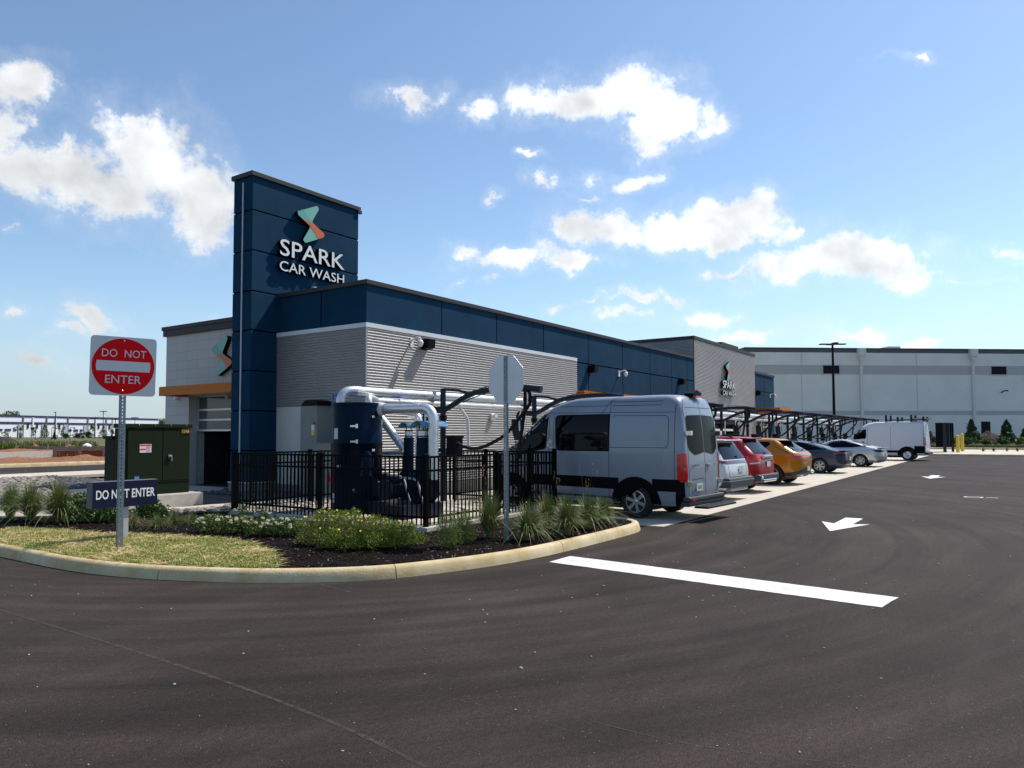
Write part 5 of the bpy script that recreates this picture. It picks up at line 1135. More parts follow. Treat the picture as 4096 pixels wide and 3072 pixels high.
plate(t, bv, .12, .84); m = MB(); m.tube([(.1,.17,1.17),(.4,.2,1.2)], .012, 6); m.box((.03,.12,1.13),(.12,.19,1.18)); m.build('wiper', 'black', t, world=False)

# red SUV
t = vehicle('suv', 'dark red SUV with black roof rails and a sloping rear window', 'car', 23.1, 6.25, -4)
Pr = paint('deep_red_paint', (.36,.0,.005), metal=.0); K = [(.30,.14,4.3,.82,.3,.5),(.42,.06,4.5,.88,.3,.5),(.62,.02,4.55,.92,.30,.5),(.95,.03,4.5,.93,.30,.5),(1.12,.09,4.0,.92,.26,.5),(1.20,.14,3.5,.88,.22,.4),(1.42,.38,3.0,.80,.16,.3),(1.60,.52,2.7,.72,.18,.3),(1.68,.66,2.4,.62,.25,.3),(1.705,1.1,2.0,.35,.2,.2)]
b, bv = finish(t, K, Pr, (.98, 3.65), .36, .92)
pieces(t, bv, 'rear_window', 'glass', [('B', roundpoly([(-.72,1.17),(.72,1.17),(.60,1.60),(-.60,1.60)], .05))]); qw = roundpoly([(.72,1.22),(1.1,1.14),(3.2,1.14),(2.7,1.54),(.95,1.56)], .1); pieces(t, bv, 'quarter_window', 'glass', [('L', qw), ('R', qw)])
pieces(t, bv, 'tail_light', 'taillight', [('B', [(.42,.98),(.86,.92),(.86,1.10),(.45,1.10)]), ('B', [(-.86,.92),(-.42,.98),(-.45,1.10),(-.86,1.10)]), ('L', [(.20,.94),(.28,.96),(.66,1.10),(.20,1.11)])], .014)
pieces(t, bv, 'reversing_lamp', 'retro', [('B', [(-.88,.87),(-.58,.90),(-.58,.935),(-.88,.915)]), ('B', [(.58,.90),(.88,.87),(.88,.915),(.58,.935)])], .016)
m = MB(); m.box((-.40,-.02,1.02),(.40,.08,1.12)); m.build('tailgate_trim', 'chrome', t, world=False, bevel=.02)
m = MB(); m.box((-.84,-.05,.36),(.84,.3,.56)); m.build('rear_bumper', 'clad', t, world=False, bevel=.05); m = MB(); m.box((-.55,-.08,.33),(.55,.2,.42)); m.build('skid_plate', 'chrome', t, world=False, bevel=.03)
m = MB(); m.lathe([(.05,.0),(.05,.02),(0,.02)], (-.68,-.05,.47), (0,-1,0), 14); m.build('fog_lamp', 'retro', t, world=False)
m = MB()
for s in (-1,1): m.tube(spline([(s*.62,.85,1.665),(s*.60,1.1,1.73),(s*.58,2.0,1.75),(s*.56,2.5,1.71)],5), .022, 8)
m.build('roof_rail', 'black', t, world=False); plate(t, bv, .05, .86); m = MB(); m.box((-.6,.40,1.62),(.6,.7,1.66)); m.build('spoiler', Pr, t, world=False, bevel=.015)
m = MB(); m.tube([(.05,.17,1.20),(.42,.22,1.24)], .012, 6); m.box((-.02,.1,1.16),(.07,.2,1.21)); m.build('wiper', 'black', t, world=False)

# mustard crossover
t = vehicle('crossover', 'mustard yellow crossover with rounded tail and black lower trim', 'car', 27.2, 6.0, -4)
Py = paint('mustard_paint', (.50,.185,.004), metal=.15); K = [(.28,.16,4.3,.80,.35,.5),(.42,.06,4.45,.87,.38,.5),(.66,.02,4.5,.92,.40,.5),(.92,.0,4.45,.93,.40,.5),(1.06,.04,4.0,.92,.36,.5),(1.16,.16,3.5,.88,.28,.4),(1.36,.50,3.0,.79,.18,.3),(1.52,.72,2.7,.71,.18,.3),(1.60,.90,2.4,.60,.25,.3),(1.625,1.25,2.0,.35,.2,.2)]
b, bv = finish(t, K, Py, (.95, 3.6), .36, .92)
pieces(t, bv, 'rear_window', 'glass', [('B', roundpoly([(-.74,1.16),(.74,1.16),(.60,1.50),(-.60,1.50)], .05))]); qw = roundpoly([(1.02,1.42),(1.35,1.14),(3.2,1.12),(2.7,1.50),(1.1,1.50)], .08); pieces(t, bv, 'quarter_window', 'glass', [('L', qw), ('R', qw)])
pieces(t, bv, 'tail_light', 'taillight', [('B', roundpoly([(-.84,.93),(-.3,.95),(-.3,.99),(-.84,1.03)], .02)), ('B', roundpoly([(.3,.95),(.84,.93),(.84,1.03),(.3,.99)], .02)), ('L', [(.22,.94),(.45,.98),(.22,1.03)])], .012); pieces(t, bv, 'lamp_bar', 'chrome', [('B', [(-.82,1.035),(.82,1.035),(.82,1.055),(-.82,1.055)])], .013)
pieces(t, bv, 'lower_bumper', 'clad', [('B', roundpoly([(-.86,.30),(.86,.30),(.82,.46),(.45,.50),(.3,.62),(-.3,.62),(-.45,.50),(-.82,.46)], .03)), ('L', [(.06,.30),(.55,.32),(.55,.42),(.06,.5)])], .012)
m = MB(); 
for s in (-1,1): m.tube([(s*.62,-.02,.36),(s*.62,.25,.36)], .045, 14)
m.build('exhaust_tip', 'chrome', t, world=False); plate(t, bv, .12, .56); m = MB(); m.box((-.62,.50,1.51),(.62,.95,1.55)); m.build('spoiler', 'black', t, world=False, bevel=.015)
m = MB(); m.tube([(0,.20,1.2),(.4,.26,1.24)], .012, 6); m.build('wiper', 'black', t, world=False)
seams(t, bv, [('L', roundpoly([(.35,1.1),(.80,1.30),(1.0,1.58)], .1))])

def sedan(label, X, Y, P_, rz=-4):
    t = vehicle('sedan', label, 'car', X, Y, rz)
    K = [(.22,.24,4.6,.80,.35,.5),(.34,.10,4.8,.88,.40,.5),(.55,.03,4.86,.91,.42,.6),(.80,.04,4.82,.92,.40,.6),(.93,.05,4.4,.91,.36,.6),(.985,.10,4.0,.88,.32,.5),(1.02,.30,3.72,.84,.25,.4),(1.10,.72,3.45,.80,.14,.3),(1.25,1.18,3.10,.74,.16,.3),(1.37,1.62,2.80,.66,.18,.3),(1.43,1.95,2.5,.55,.2,.25),(1.452,2.1,2.35,.35,.1,.1)]
    b, bv = finish(t, K, P_, (1.10, 3.85), .335, .91, style='twin', spokes=6)
    side = roundpoly([(.80,1.10),(1.55,1.03),(3.30,1.00),(2.72,1.32),(2.1,1.395),(1.55,1.34),(1.15,1.22)], .06)
    pieces(t, bv, 'side_window', 'glass', [('L', side), ('R', side)]); seams(t, bv, [('L', [(1.45,.40),(1.45,1.00),(1.60,1.12)]), ('L', [(2.45,.32),(2.45,1.40)])], .014)
    seams(t, bv, [('L', [(.80,1.115),(1.15,1.235),(1.55,1.355),(2.1,1.41),(2.72,1.335),(3.3,1.01)])], .022, 'window_trim', 'chrome', .004)
    m = MB(); vs, fs = project(bv, roundpoly([(-.62,.80),(.62,.80),(.52,1.66),(-.52,1.66)], .08), 'T', .004, .1); m.add(vs, fs, 0, True); m.build('rear_window', 'glass', t, world=False)
    pieces(t, bv, 'tail_light', 'taildark', [('B', [(-.80,.78),(-.25,.84),(-.25,.90),(-.80,.93)]), ('B', [(.25,.84),(.80,.78),(.80,.93),(.25,.90)])], .010, .06)
    pieces(t, bv, 'tail_light', 'taildark', [('L', [(.20,.80),(.30,.80),(.58,.90),(.20,.93)])], .010, .06)
    m = MB(); m.fprism([(0,0),(.34,-.02),(.30,.02),(.0,.035)], (0,.03,1.00), (0,1,0), (0,0,1), (1,0,0), -.78, .78); m.build('deck_lip', P_, t, world=False, bevel=.008)
    pieces(t, bv, 'lower_bumper', 'clad', [('B', roundpoly([(-.84,.26),(.84,.26),(.8,.36),(-.8,.36)], .03))], .01)
    m = MB(); m.box((-.925, 1.58, .895), (-.90, 1.78, .93)); m.build('door_handle', P_, t, world=False, bevel=.008); plate(t, bv, 0, .66)
sedan('dark slate blue sedan with bright alloy wheels', 35.95, 6.1, paint('slate_blue_paint', (.03,.045,.08), metal=.35))
sedan('silver sedan parked between the dark sedan and the white van', 43.7, 5.65, paint('silver_paint', (.56,.58,.63), metal=.6, rough=.3))

# white cargo van with roof rack
t = vehicle('cargo_van', 'plain white cargo van with ladder rack on the roof at the far end', 'van', 55.35, 4.62, -3)
Pc = paint('plain_white_paint', (.72,.73,.75), rough=.35); M['cvan_paint'] = Pc
K = [(.32,.10,5.2,.90,.1,.4),(.45,.04,5.45,.97,.1,.4),(.8,.02,5.5,1.0,.08,.45),(1.1,.02,5.4,1.0,.08,.5),(1.28,.03,5.15,1.0,.08,.5),(1.42,.04,4.90,.99,.08,.45),(1.75,.06,4.50,.97,.08,.4),(2.05,.09,4.15,.94,.09,.4),(2.30,.13,3.85,.90,.1,.4),(2.44,.17,3.6,.86,.12,.4),(2.51,.26,3.3,.78,.18,.35),(2.54,.5,2.9,.6,.2,.3),(2.545,.9,2.5,.3,.15,.2)]
b, bv = finish(t, K, Pc, (1.15, 4.55), .355, 1.0, style='steel', spokes=5)
cw = roundpoly([(3.60,1.42),(4.35,1.36),(4.45,1.45),(4.02,2.02),(3.58,2.05)], .07); pieces(t, bv, 'cab_window', 'glass', [('L', cw), ('R', cw)]); pieces(t, bv, 'windscreen', 'glass', [('F', roundpoly([(-.8,1.45),(.8,1.45),(.72,2.25),(-.72,2.25)], .1))])
pieces(t, bv, 'side_cladding', 'black', [('L', [(.12,.48),(.72,.48),(.72,.95),(.12,.95)]), ('L', [(1.62,.50),(2.5,.50),(2.5,.66),(1.62,.66)])], .012)
ar = [(1.15+.58*math.cos(a), .335+.58*math.sin(a)) for a in np.linspace(-.1, math.pi+.1, 18)]+[(1.15+.415*math.cos(a), .335+.415*math.sin(a)) for a in np.linspace(math.pi+.1, -.1, 18)]; pieces(t, bv, 'wheel_arch', 'black', [('L', ar)], .011, .08)
pieces(t, bv, 'tail_light', 'taillight', [('L', [(.12,.98),(.20,1.0),(.20,1.50),(.14,1.55)]), ('B', [(-.94,.98),(-.82,1.0),(-.84,1.5),(-.93,1.5)])], .012, .06)
seams(t, bv, [('L', [(3.50,.5),(3.50,2.15),(3.9,2.15),(4.6,1.4)]), ('L', [(2.1,2.2),(2.1,.7)]), ('L', [(.18,.95),(.18,2.4)]), ('B', [(0,.5),(0,2.45)])], .014)
m = MB(); m.box((-.95,-.08,.40),(.95,.15,.55)); m.build('rear_bumper', 'clad', t, world=False, bevel=.03); m = MB(); m.box((-1.01,3.7,1.02),(-.985,3.85,1.22)); m.build('door_handle', 'black', t, world=False, bevel=.008)
m = MB(); m.box((-1.22,4.15,1.40),(-.98,4.3,1.75)); m.build('mirror', 'black', t, world=False, bevel=.03)
m = MB()
for y in (.15, .85, 1.65, 2.35):
    m.box((-.8,y,2.58),(.8,y+.06,2.63))
    for s in (-.8, .8): m.box((s-.04,y-.03,2.54),(s+.04,y+.09,2.98 if y in (.85, 2.35) else 2.86))
for s in (-.72, -.4, .4): m.box((s-.03,.0,2.64),(s+.03,2.4,2.69))
m.build('roof_rack', 'boom', t, world=False)
m = MB(); m.box((-.7,-.30,2.66),(-.4,.9,2.76)); m.box((-.15,-.22,2.66),(.1,.7,2.76)); m.build('roof_load', mat('cream_board', (.55,.48,.38), .6), t, world=False)
m = MB(); m.box((-1.0,-.0,1.9),(-.9,.05,2.4)); m.build('rear_pillar_trim', 'cvan_paint', t, world=False)
# ------------------------------------------------------------------ plants
def leafmat(name, c, c2, sc=20): return mat(name, c, .6, col2=c2, vscale=sc, detail=2, spec=.3)
M['grassg'] = leafmat('fountain_grass_green', (.07,.125,.022), (.19,.25,.07)); M['grassy'] = leafmat('fountain_grass_straw', (.20,.17,.07), (.34,.28,.12)); M['seed'] = leafmat('seed_head', (.30,.17,.09), (.42,.30,.18))
M['shrub'] = leafmat('shrub_leaf', (.045,.10,.018), (.13,.20,.04)); M['fern'] = leafmat('feathery_leaf', (.14,.185,.012), (.30,.33,.04)); M['fern2'] = leafmat('darker_feathery_leaf', (.06,.10,.015), (.15,.19,.035))
M['yflower'] = mat('yellow_petal', (.80,.55,.01), .6); M['wflower'] = leafmat('pale_bloom', (.62,.62,.32), (.78,.76,.62), 30); M['bark'] = mat('bark', (.10,.075,.055), .9, var=.3); M['treeleaf'] = leafmat('evergreen_leaf', (.028,.055,.02), (.085,.12,.04), 3)
M['rustleaf'] = leafmat('rusty_leaf', (.08,.05,.03), (.16,.09,.05), 5); M['tan'] = M['grassy']; M['twig'] = mat('twig', (.16,.12,.08), .8)
def tuft(name, label, base, h, spread, n, mats, weights, seed, seeds=0, group=None, w=.007, droop=.5):
    rnd = random.Random(seed); V_ = []; F_ = []; I_ = []
    def blade(l, lean, wd, mi, dr, r0=.05):
        a = rnd.random()*6.283; rr = rnd.random()*r0; p = Vector((math.cos(a)*rr, math.sin(a)*rr, 0)); d = Vector((math.cos(a+rnd.uniform(-.6,.6)), math.sin(a+rnd.uniform(-.6,.6)), 0)); s = Vector((-d.y, d.x, 0)); o_ = len(V_); N_ = 5
        for i in range(N_+1):
            t = i/N_; q = p+d*(lean*l*(t**1.6))+V3*(l*(t-dr*t**2.6*lean*1.5)); ww = wd*(1-t*.9)*.5; V_.append(q-s*ww); V_.append(q+s*ww)
            if i: F_.append((o_+2*i-2, o_+2*i-1, o_+2*i+1, o_+2*i)); I_.append(mi)
        return q
    for i in range(n):
        l = h*rnd.uniform(.55, 1.05); blade(l, abs(rnd.gauss(0, 1))*spread+.05, w*rnd.uniform(.6,1.2), rnd.choices(range(len(mats)), weights)[0], droop)
    tip = []
    for i in range(seeds):
        q = blade(h*rnd.uniform(1.15, 1.65), rnd.uniform(.05,.35), .004, len(mats), .2); tip.append(q)
    me = bpy.data.meshes.new(name); me.from_pydata(V_, [], F_)
    for q in mats+(['seed'] if seeds else []): me.materials.append(M[q])
    me.polygons.foreach_set('material_index', I_)
    t = thing(name, label, 'grass' if 'grass' in name or name == 'sedge' else 'plant', base, 0, group)
    o = bpy.data.objects.new('blades', me); C.objects.link(o); o.parent = t
    if tip:
        m = MB()
        for q in tip:
            for k in range(26):
                c = q-V3*rnd.uniform(0,.16)+Vector((rnd.uniform(-.012,.012), rnd.uniform(-.012,.012), 0)); d = Vector((rnd.uniform(-1,1), rnd.uniform(-1,1), rnd.uniform(.2,1))).normalized()*.013; s = d.orthogonal().normalized()*.003; m.add([c-s, c+s, c+d], [(0,1,2)])
        m.build('seed_heads', 'seed', t, world=False)
    return t
gb = lambda px, py, z=.13: G(px, py, z)
GL = 'clumps of fountain grass in the planting bed'
D = [((41,2072),.70,.48,800,0,'leftmost green grass clump at the picture edge',21),((123,2082),.74,.55,950,3,'second grass clump from the left, arching and green',22),((234,2090),.80,.46,950,7,'third grass clump from the left, straw-coloured and upright',23),
     ((1956,2150),.74,.34,480,9,'grass clump with rusty seed heads left of the stop sign post',24),((2113,2160),.60,.50,560,2,'grass clump just right of the stop sign post',25),((2190,2112),.62,.50,480,2,'grass clump at the foot of the fence gate',26),
     ((2269,2140),.66,.42,640,2,'bright green upright grass clump near the kerb corner',27),((2352,2116),.62,.48,560,5,'grass clump in front of the grey van',28),((2415,2092),.52,.50,420,1,'rightmost small grass clump at the kerb corner',29)]
for (px, h, sp_, n, sd, lb, seed) in D:
    q = gb(*px); tuft('fountain_grass', lb, q, h*1.18, sp_*1.0, int(n*1.15), ['grassg','grassy'], [.72,.28], seed, sd, GL, w=.019, droop=.55)
for (px, h, lb, seed, wt) in (((532,2104),.30,'small orange-brown sedge right of the navy sign post',31,[.15,.85]),((630,2108),.28,'low green sedge in the mulch below the footpath',32,[.8,.2]),((695,2090),.26,'wispy green sedge left of the white flowers',33,[.85,.15]),((770,2092),.24,'sedge beside the first white flowers',34,[.8,.2])):
    tuft('sedge', lb, gb(*px), h*1.15, .9, 420, ['grassg','grassy'], wt, seed, 0, 'small sedges in the mulch', w=.006)
def cluster(name, label, cat, base, rx, ry, h, n, leaf, mats, seed, flowers=0, fmat=None, fsize=.012, group=None, fr=1.0, ftype='puff', stems=14, shape='mound'):
    rnd = random.Random(seed); t = thing(name, label, cat, base, 0, group); V_ = []; F_ = []; I_ = []
    for i in range(n):
        while True:
            x, y, z = rnd.uniform(-1,1), rnd.uniform(-1,1), rnd.uniform(0,1)
            r_ = math.hypot(x, y)
            lim = math.sqrt(max(0, 1-z*z)) if shape == 'mound' else (1-z)*.9+.08
            lim *= .80+.75*noise.noise(Vector((x*2.6+seed, y*2.6, z*2.6)))
            if r_ < lim and (r_ > lim*.35 or rnd.random() < .35): break
        c = Vector((x*rx, y*ry, z*h+.02)); d = Vector((x+rnd.gauss(0,.6), y+rnd.gauss(0,.6), .5+rnd.gauss(0,.5))).normalized(); s = d.cross(Vector((rnd.gauss(0,1), rnd.gauss(0,1), rnd.gauss(0,1)))).normalized()
        l = leaf[0]*rnd.uniform(.6,1.3); w = leaf[1]*rnd.uniform(.6,1.2); o_ = len(V_); V_ += [c, c+d*l*.5-s*w*.5, c+d*l*.5+s*w*.5, c+d*l]; F_.append((o_, o_+1, o_+3, o_+2)); I_.append(0 if rnd.random() < .65 or len(mats) < 2 else 1)
    me = bpy.data.meshes.new('foliage'); me.from_pydata(V_, [], F_)
    for q in mats: me.materials.append(M[q])
    me.polygons.foreach_set('material_index', I_); o = bpy.data.objects.new('foliage', me); C.objects.link(o); o.parent = t
    m = MB()
    for i in range(stems):
        a = rnd.random()*6.28; rr = rnd.uniform(.2,.8); m.tube([(0,0,0),(math.cos(a)*rx*rr*.6, math.sin(a)*ry*rr*.6, h*.45),(math.cos(a)*rx*rr, math.sin(a)*ry*rr, h*.85)], [.006+h*.004, .004+h*.003, .002], 5)
    if stems: m.build('stems', 'twig', t, world=False)
    for i in range(flowers):
        a = rnd.random()*6.28; rr = math.sqrt(rnd.random())*fr; x, y = math.cos(a)*rr*rx, math.sin(a)*rr*ry; z = h*math.sqrt(max(.05, 1-rr*rr*.75))*rnd.uniform(.80,1.06)+.02; m = MB()
        if ftype == 'puff':
            r_ = fsize*rnd.uniform(.8,1.2); bmv = []
            for k in range(46):
                th = math.acos(1-2*(k+.5)/46*.72); ph = k*2.4; dd = Vector((math.sin(th)*math.cos(ph), math.sin(th)*math.sin(ph), math.cos(th))); s = dd.orthogonal().normalized()*r_*.28; c = Vector((x,y,z)); m.add([c+dd*r_*.3-s, c+dd*r_*.3+s, c+dd*r_*1.1+dd.cross(s)*.3], [(0,1,2)])
        else:
            r_ = fsize*rnd.uniform(.8,1.25); c = Vector((x,y,z)); tl = Vector((rnd.gauss(-.35,.3), rnd.gauss(-.35,.3), 1)).normalized(); a1 = tl.orthogonal().normalized(); b1 = tl.cross(a1)
            for k in range(7):
                a = k*.8976; u = a1*math.cos(a)+b1*math.sin(a); v = a1*math.cos(a+.4)+b1*math.sin(a+.4); w2 = a1*math.cos(a-.4)+b1*math.sin(a-.4); m.add([c, c+w2*r_*.7, c+u*r_, c+v*r_*.7], [(0,1,2,3)])
        m.build('flower_head', fmat, t, world=False)
    return t
SH = 'leafy shrubs in the mulch bed'
for (px, rx, h, n, lb, seed) in (((332,2088),.33,.48,900,'bushy green shrub behind the left end of the navy sign',41),((449,2085),.32,.30,700,'low green shrub showing under the navy sign',42),((592,2064),.34,.33,620,'leafy shrub right of the navy sign, in front of the pad',43)):
    cluster('shrub', lb, 'shrub', gb(*px), rx*1.1, rx, h*1.1, int(n*1.7), (.075,.042), ['shrub','grassg'], seed, group=SH)
CF = 'white-flowered perennials along the fence'
for i, (px, lb) in enumerate((((842,2125),'first clump of creamy white blooms, at the left end'),((905,2135),'second clump of creamy blooms from the left'),((970,2132),'third clump of creamy blooms, below the tall leafy spike'),((1035,2142),'clump of creamy blooms in the middle of the row'),((1100,2140),'second to last clump of creamy blooms'),((1170,2142),'clump of creamy blooms beside the yellow flowers'))):
    cluster('flowering_perennial', 'low '+lb, 'plant', gb(*px), .27, .25, .27, 900, (.06,.02), ['shrub','fern2'], 50+i, flowers=12, fmat='wflower', fsize=.030, group=CF, fr=.95)
for i, (px, h, lb) in enumerate((((970,2105),.40,'tall leafy spike plant by the first fence post'),((1052,2105),.34,'second leafy spike plant behind the creamy blooms'))):
    q = gb(*px); cluster('leafy_spike', lb, 'plant', q, .07, .07, h, 330, (.07,.014), ['shrub'], 60+i, shape='mound', stems=3, group='tall leafy spikes in front of the fence')
YF = 'yellow-flowered feathery mounds in front of the fence'
for i, (px, rx, h, n, fl, lb) in enumerate((((1300,2172),.38,.42,3400,16,'feathery green mound with yellow flowers, leftmost and tallest'),((1400,2188),.42,.44,4200,30,'feathery mound thick with yellow flowers in the middle'),((1505,2188),.38,.38,3400,16,'feathery mound with scattered yellow flowers below the blower motors'),((1605,2180),.34,.28,2400,7,'lower feathery mound with few yellow flowers by the fence corner'))):
    cluster('coreopsis', lb, 'plant', gb(*px), rx*1.22, rx*1.1, h*1.2, int(n*2.0), (.05,.0085), ['fern','fern2'], 70+i, flowers=fl, fmat='yflower', fsize=.017, group=YF, fr=.9, ftype='daisy', stems=26)
for i, (px, h, r_, lb) in enumerate((((1790,2190),.44,.20,'wispy feathery plant against the fence corner panel'),((1855,2170),.38,.16,'smaller wispy feathery plant nearer the seed-headed grass'))):
    cluster('feathery_plant', lb, 'plant', gb(*px), r_*1.15, r_*1.1, h*1.25, 3200, (.05,.006), ['fern2','fern'], 80+i, stems=12, group='wispy plants at the fence corner')
t = cluster('grass_seedling', 'bluish tangle of thin grass on the lawn near the kerb', 'plant', gb(150,2200), .16, .22, .07, 700, (.06,.004), ['bluegrass'] if 'bluegrass' in M else ['grassg'], 91, stems=0)

def tree(name, label, cat, base, rx, h, n, leaf, mats, seed, trunk=.12, clear=.12, shape='cone', group=None):
    rnd = random.Random(seed); t = thing(name, label, cat, base, 0, group); V_ = []; F_ = []; I_ = []
    lumps = [(Vector((rnd.gauss(0,.45), rnd.gauss(0,.45), rnd.uniform(.05,.95)))) for _ in range(26)]
    for i in range(n):
        if shape == 'cone':
            z = rnd.random()**1.35; rr = (1-z)**.75*(.80+.30*noise.noise(Vector((z*6, seed, rnd.random()*.4))))*math.sqrt(rnd.uniform(.12,1)); a = rnd.random()*6.28; x, y = math.cos(a)*rr, math.sin(a)*rr
            if noise.noise(Vector((x*2.2+seed, y*2.2, z*4.5))) < -.16: continue
        elif shape == 'loose':
            lc = lumps[rnd.randrange(12)]; x, y, z = lc.x*1.0+rnd.gauss(0,.16), lc.y+rnd.gauss(0,.16), min(1, max(0, lc.z+rnd.gauss(0,.07)))
        else:
            lc = lumps[rnd.randrange(26)]; v = Vector((rnd.gauss(0,1), rnd.gauss(0,1), rnd.gauss(0,1))).normalized()*rnd.uniform(.55,1)*.34; x, y, z = lc.x*.9+v.x, lc.y*.9+v.y, min(1, max(0, lc.z*.75+v.z*.6+.12))
        c = Vector((x*rx, y*rx, h*clear+z*h*(1-clear))); d = Vector((x+rnd.gauss(0,.6), y+rnd.gauss(0,.6), rnd.gauss(.3,.5))).normalized(); s = d.cross(Vector((rnd.gauss(0,1), rnd.gauss(0,1), rnd.gauss(0,1)))).normalized()
        l, w = leaf*rnd.uniform(.7,1.3), leaf*.55*rnd.uniform(.7,1.2); o_ = len(V_); V_ += [c, c+d*l*.5-s*w, c+d*l*.5+s*w, c+d*l]; F_.append((o_, o_+1, o_+3, o_+2)); I_.append(0 if rnd.random() < .7 or len(mats) < 2 else 1)
    me = bpy.data.meshes.new('crown'); me.from_pydata(V_, [], F_)
    for q in mats: me.materials.append(M[q])
    me.polygons.foreach_set('material_index', I_); o = bpy.data.objects.new('crown', me); C.objects.link(o); o.parent = t
    m = MB(); m.tube([(0,0,0),(rnd.uniform(-.02,.02)*h,0,h*.5),(0,0,h*.93)], [trunk, trunk*.6, trunk*.15], 8)
    for i in range(9):
        a = rnd.random()*6.28; z = h*rnd.uniform(clear+.05,.75); l = rx*rnd.uniform(.4,.85); m.tube([(0,0,z),(math.cos(a)*l*.6, math.sin(a)*l*.6, z+l*.3),(math.cos(a)*l, math.sin(a)*l, z+l*.55)], [trunk*.3, trunk*.2, trunk*.06], 5)
    m.build('trunk', 'bark', t, world=False); return t
# evergreens and shrubs on the verge by the warehouse
def far(px, py, Z, z):   # place at depth Z
    d = _ray(px, py); return Vector((d.x*Z, d.y*Z, z))
VE = 'young evergreens on the verge by the warehouse'
for px, w, h, lb, s in ((3888,1.28,3.2,'young evergreen left of the dark warehouse door',1),(4028,1.28,3.15,'young evergreen right of the dark warehouse door',2),(4112,1.2,2.9,'young evergreen cut by the right picture edge',3)):
    tree('evergreen_tree', lb, 'tree', far(px, 1770, 97, .32), w, h, 5200, .17, ['treeleaf','shrub'], s, .07, .05, 'cone', VE)
VS = 'small shrubs along the verge'
for px, Z, r_, h, mt, lb, s in ((3722,95,1.1,1.9,'rustleaf','reddish shrub behind the white cargo van',11),(3815,88,.7,1.1,'fern','yellow-green shrub right of the order board',12),(3868,88,.9,1.0,'shrub','green shrub at the foot of the first evergreen',13),(3944,90,.6,.8,'fern','yellow-green shrub in front of the dirt mound',14),(4015,90,.8,.95,'shrub','green shrub before the second evergreen',15),(4085,92,.75,.95,'fern','green shrub near the right edge',16)):
    tree('shrub', lb, 'shrub', far(px, 1770, Z, .32), r_, h, 1300, .13, [mt,'treeleaf'], s, .03, .0, 'round', VS)
for px, lb, s in ((3933,'dry tuft on the paving, leftmost of four',21),(3975,'dry tuft on the paving, second of four',22),(4028,'dry tuft on the paving, third of four',23),(4070,'dry tuft on the paving, rightmost of four',24)):
    q = far(px, 1810, 66, .13); tuft('dry_grass', lb, q, .5, .6, 260, ['grassg','grassy'], [.4,.6], s, 0, 'dry grass tufts in the far paving', w=.02)
m = MB(); c = far(3822, 1770, 102, .3); n_ = 26; vs = []
def mound(name, label, c, rx, ry, h, mt, seed, n_=30):
    vs = []
    for j in range(n_+1):
        for i in range(n_+1):
            u, v = i/n_*2-1, j/n_*2-1; d = math.hypot(u, v); z = max(0, 1-d)**.8*h*(1+.45*noise.noise(Vector((u*2.5+seed, v*2.5, seed))))+.12*h*noise.noise(Vector((u*9, v*9, seed))); vs.append((c.x+u*rx, c.y+v*ry, c.z-.05+max(0, z)))
    m = MB(); m.add(vs, [(j*(n_+1)+i, j*(n_+1)+i+1, (j+1)*(n_+1)+i+1, (j+1)*(n_+1)+i) for j in range(n_) for i in range(n_)], 0, True); return tag(m.build(name, mt), label, 'dirt pile')
mound('dirt_mound', 'dark brown dirt pile in front of the warehouse door', far(3950, 1770, 104, .3), 2.6, 3.2, 1.9, 'soil2', 1)
mound('dirt_mound', 'grey-brown dirt pile at the left edge of the grass field', far(-30, 1780, 118, .1), 4.2, 6, 2.2, 'soil2', 2)
def orangeband(px0, px1, Z, h, s, lb): 
    c = far((px0+px1)/2, 1800, Z, .1); return mound('dirt_mound', lb, c, (px1-px0)/FPX*Z*.55, 1.3, h, 'soil', s)
orangeband(-60, 215, 52, .26, 5, 'long orange clay heap in front of the low concrete wall'); orangeband(200, 440, 54, .32, 6, 'orange clay heap in front of the timber forms'); orangeband(-60, 220, 80, .35, 7, 'orange clay heap behind the low concrete wall'); orangeband(250,310,92,.7,8,'small bright clay heap with stakes on it'); orangeband(110,160,92,.8,9,'small clay heap at the grass edge')
# low concrete wall, timber forms and stakes on the building site
a, b = G(-40, 1843, 0), G(212, 1833, 0); m = MB(); d = (b-a).normalized(); n_ = Vector((-d.y, d.x, 0)); m.obox((a+b)/2+V3*.3, d*((b-a).length/2), n_*.12, (0,0,.30)); tag(m.build('retaining_wall', 'cpad'), 'low new concrete wall on the clay building site', 'wall')
t = thing('timber_formwork', 'grey timber form with posts over an orange trench', 'formwork', (28, 62.6, 0))
a, b = G(214, 1834, 0), G(440, 1831, 0); d = (b-a).normalized(); n_ = Vector((-d.y, d.x, 0)); m = MB(); Ln = (b-a).length; M['timber'] = mat('weathered_timber', (.26,.20,.16), .9, var=.3, vscale=5)
m.obox((a+b)/2+V3*.72, d*(Ln/2), n_*.05, (0,0,.10)); m.obox((a+b)/2+V3*.80+n_*1.6, d*(Ln/2), n_*.05, (0,0,.06)); m.build('rail', 'timber', t)
for k in range(4): m = MB(); m.obox(a+d*(Ln*(k*.44+.015))+V3*.35, d*.12, n_*.06, (0,0,.42)); m.build('post', 'timber', t)
m = MB(); m.obox((a+b)/2+V3*.3+n_*.5, d*(Ln/2), n_*.02, (0,0,.3)); m.build('trench_wall', 'soil', t)
a, b = G(-60, 1801, 0), G(440, 1801, 0); m = MB(); d = (b-a).normalized(); n_ = Vector((-d.y, d.x, 0)); m.obox((a+b)/2+V3*.25, d*((b-a).length/2), n_*.1, (0,0,.25)); tag(m.build('retaining_wall', 'timber'), 'far low formwork wall at the edge of the grass field', 'wall')
c = G(347, 1807, 0); t = thing('manhole_riser', 'concrete riser capped with white plastic on the building site', 'manhole', c)
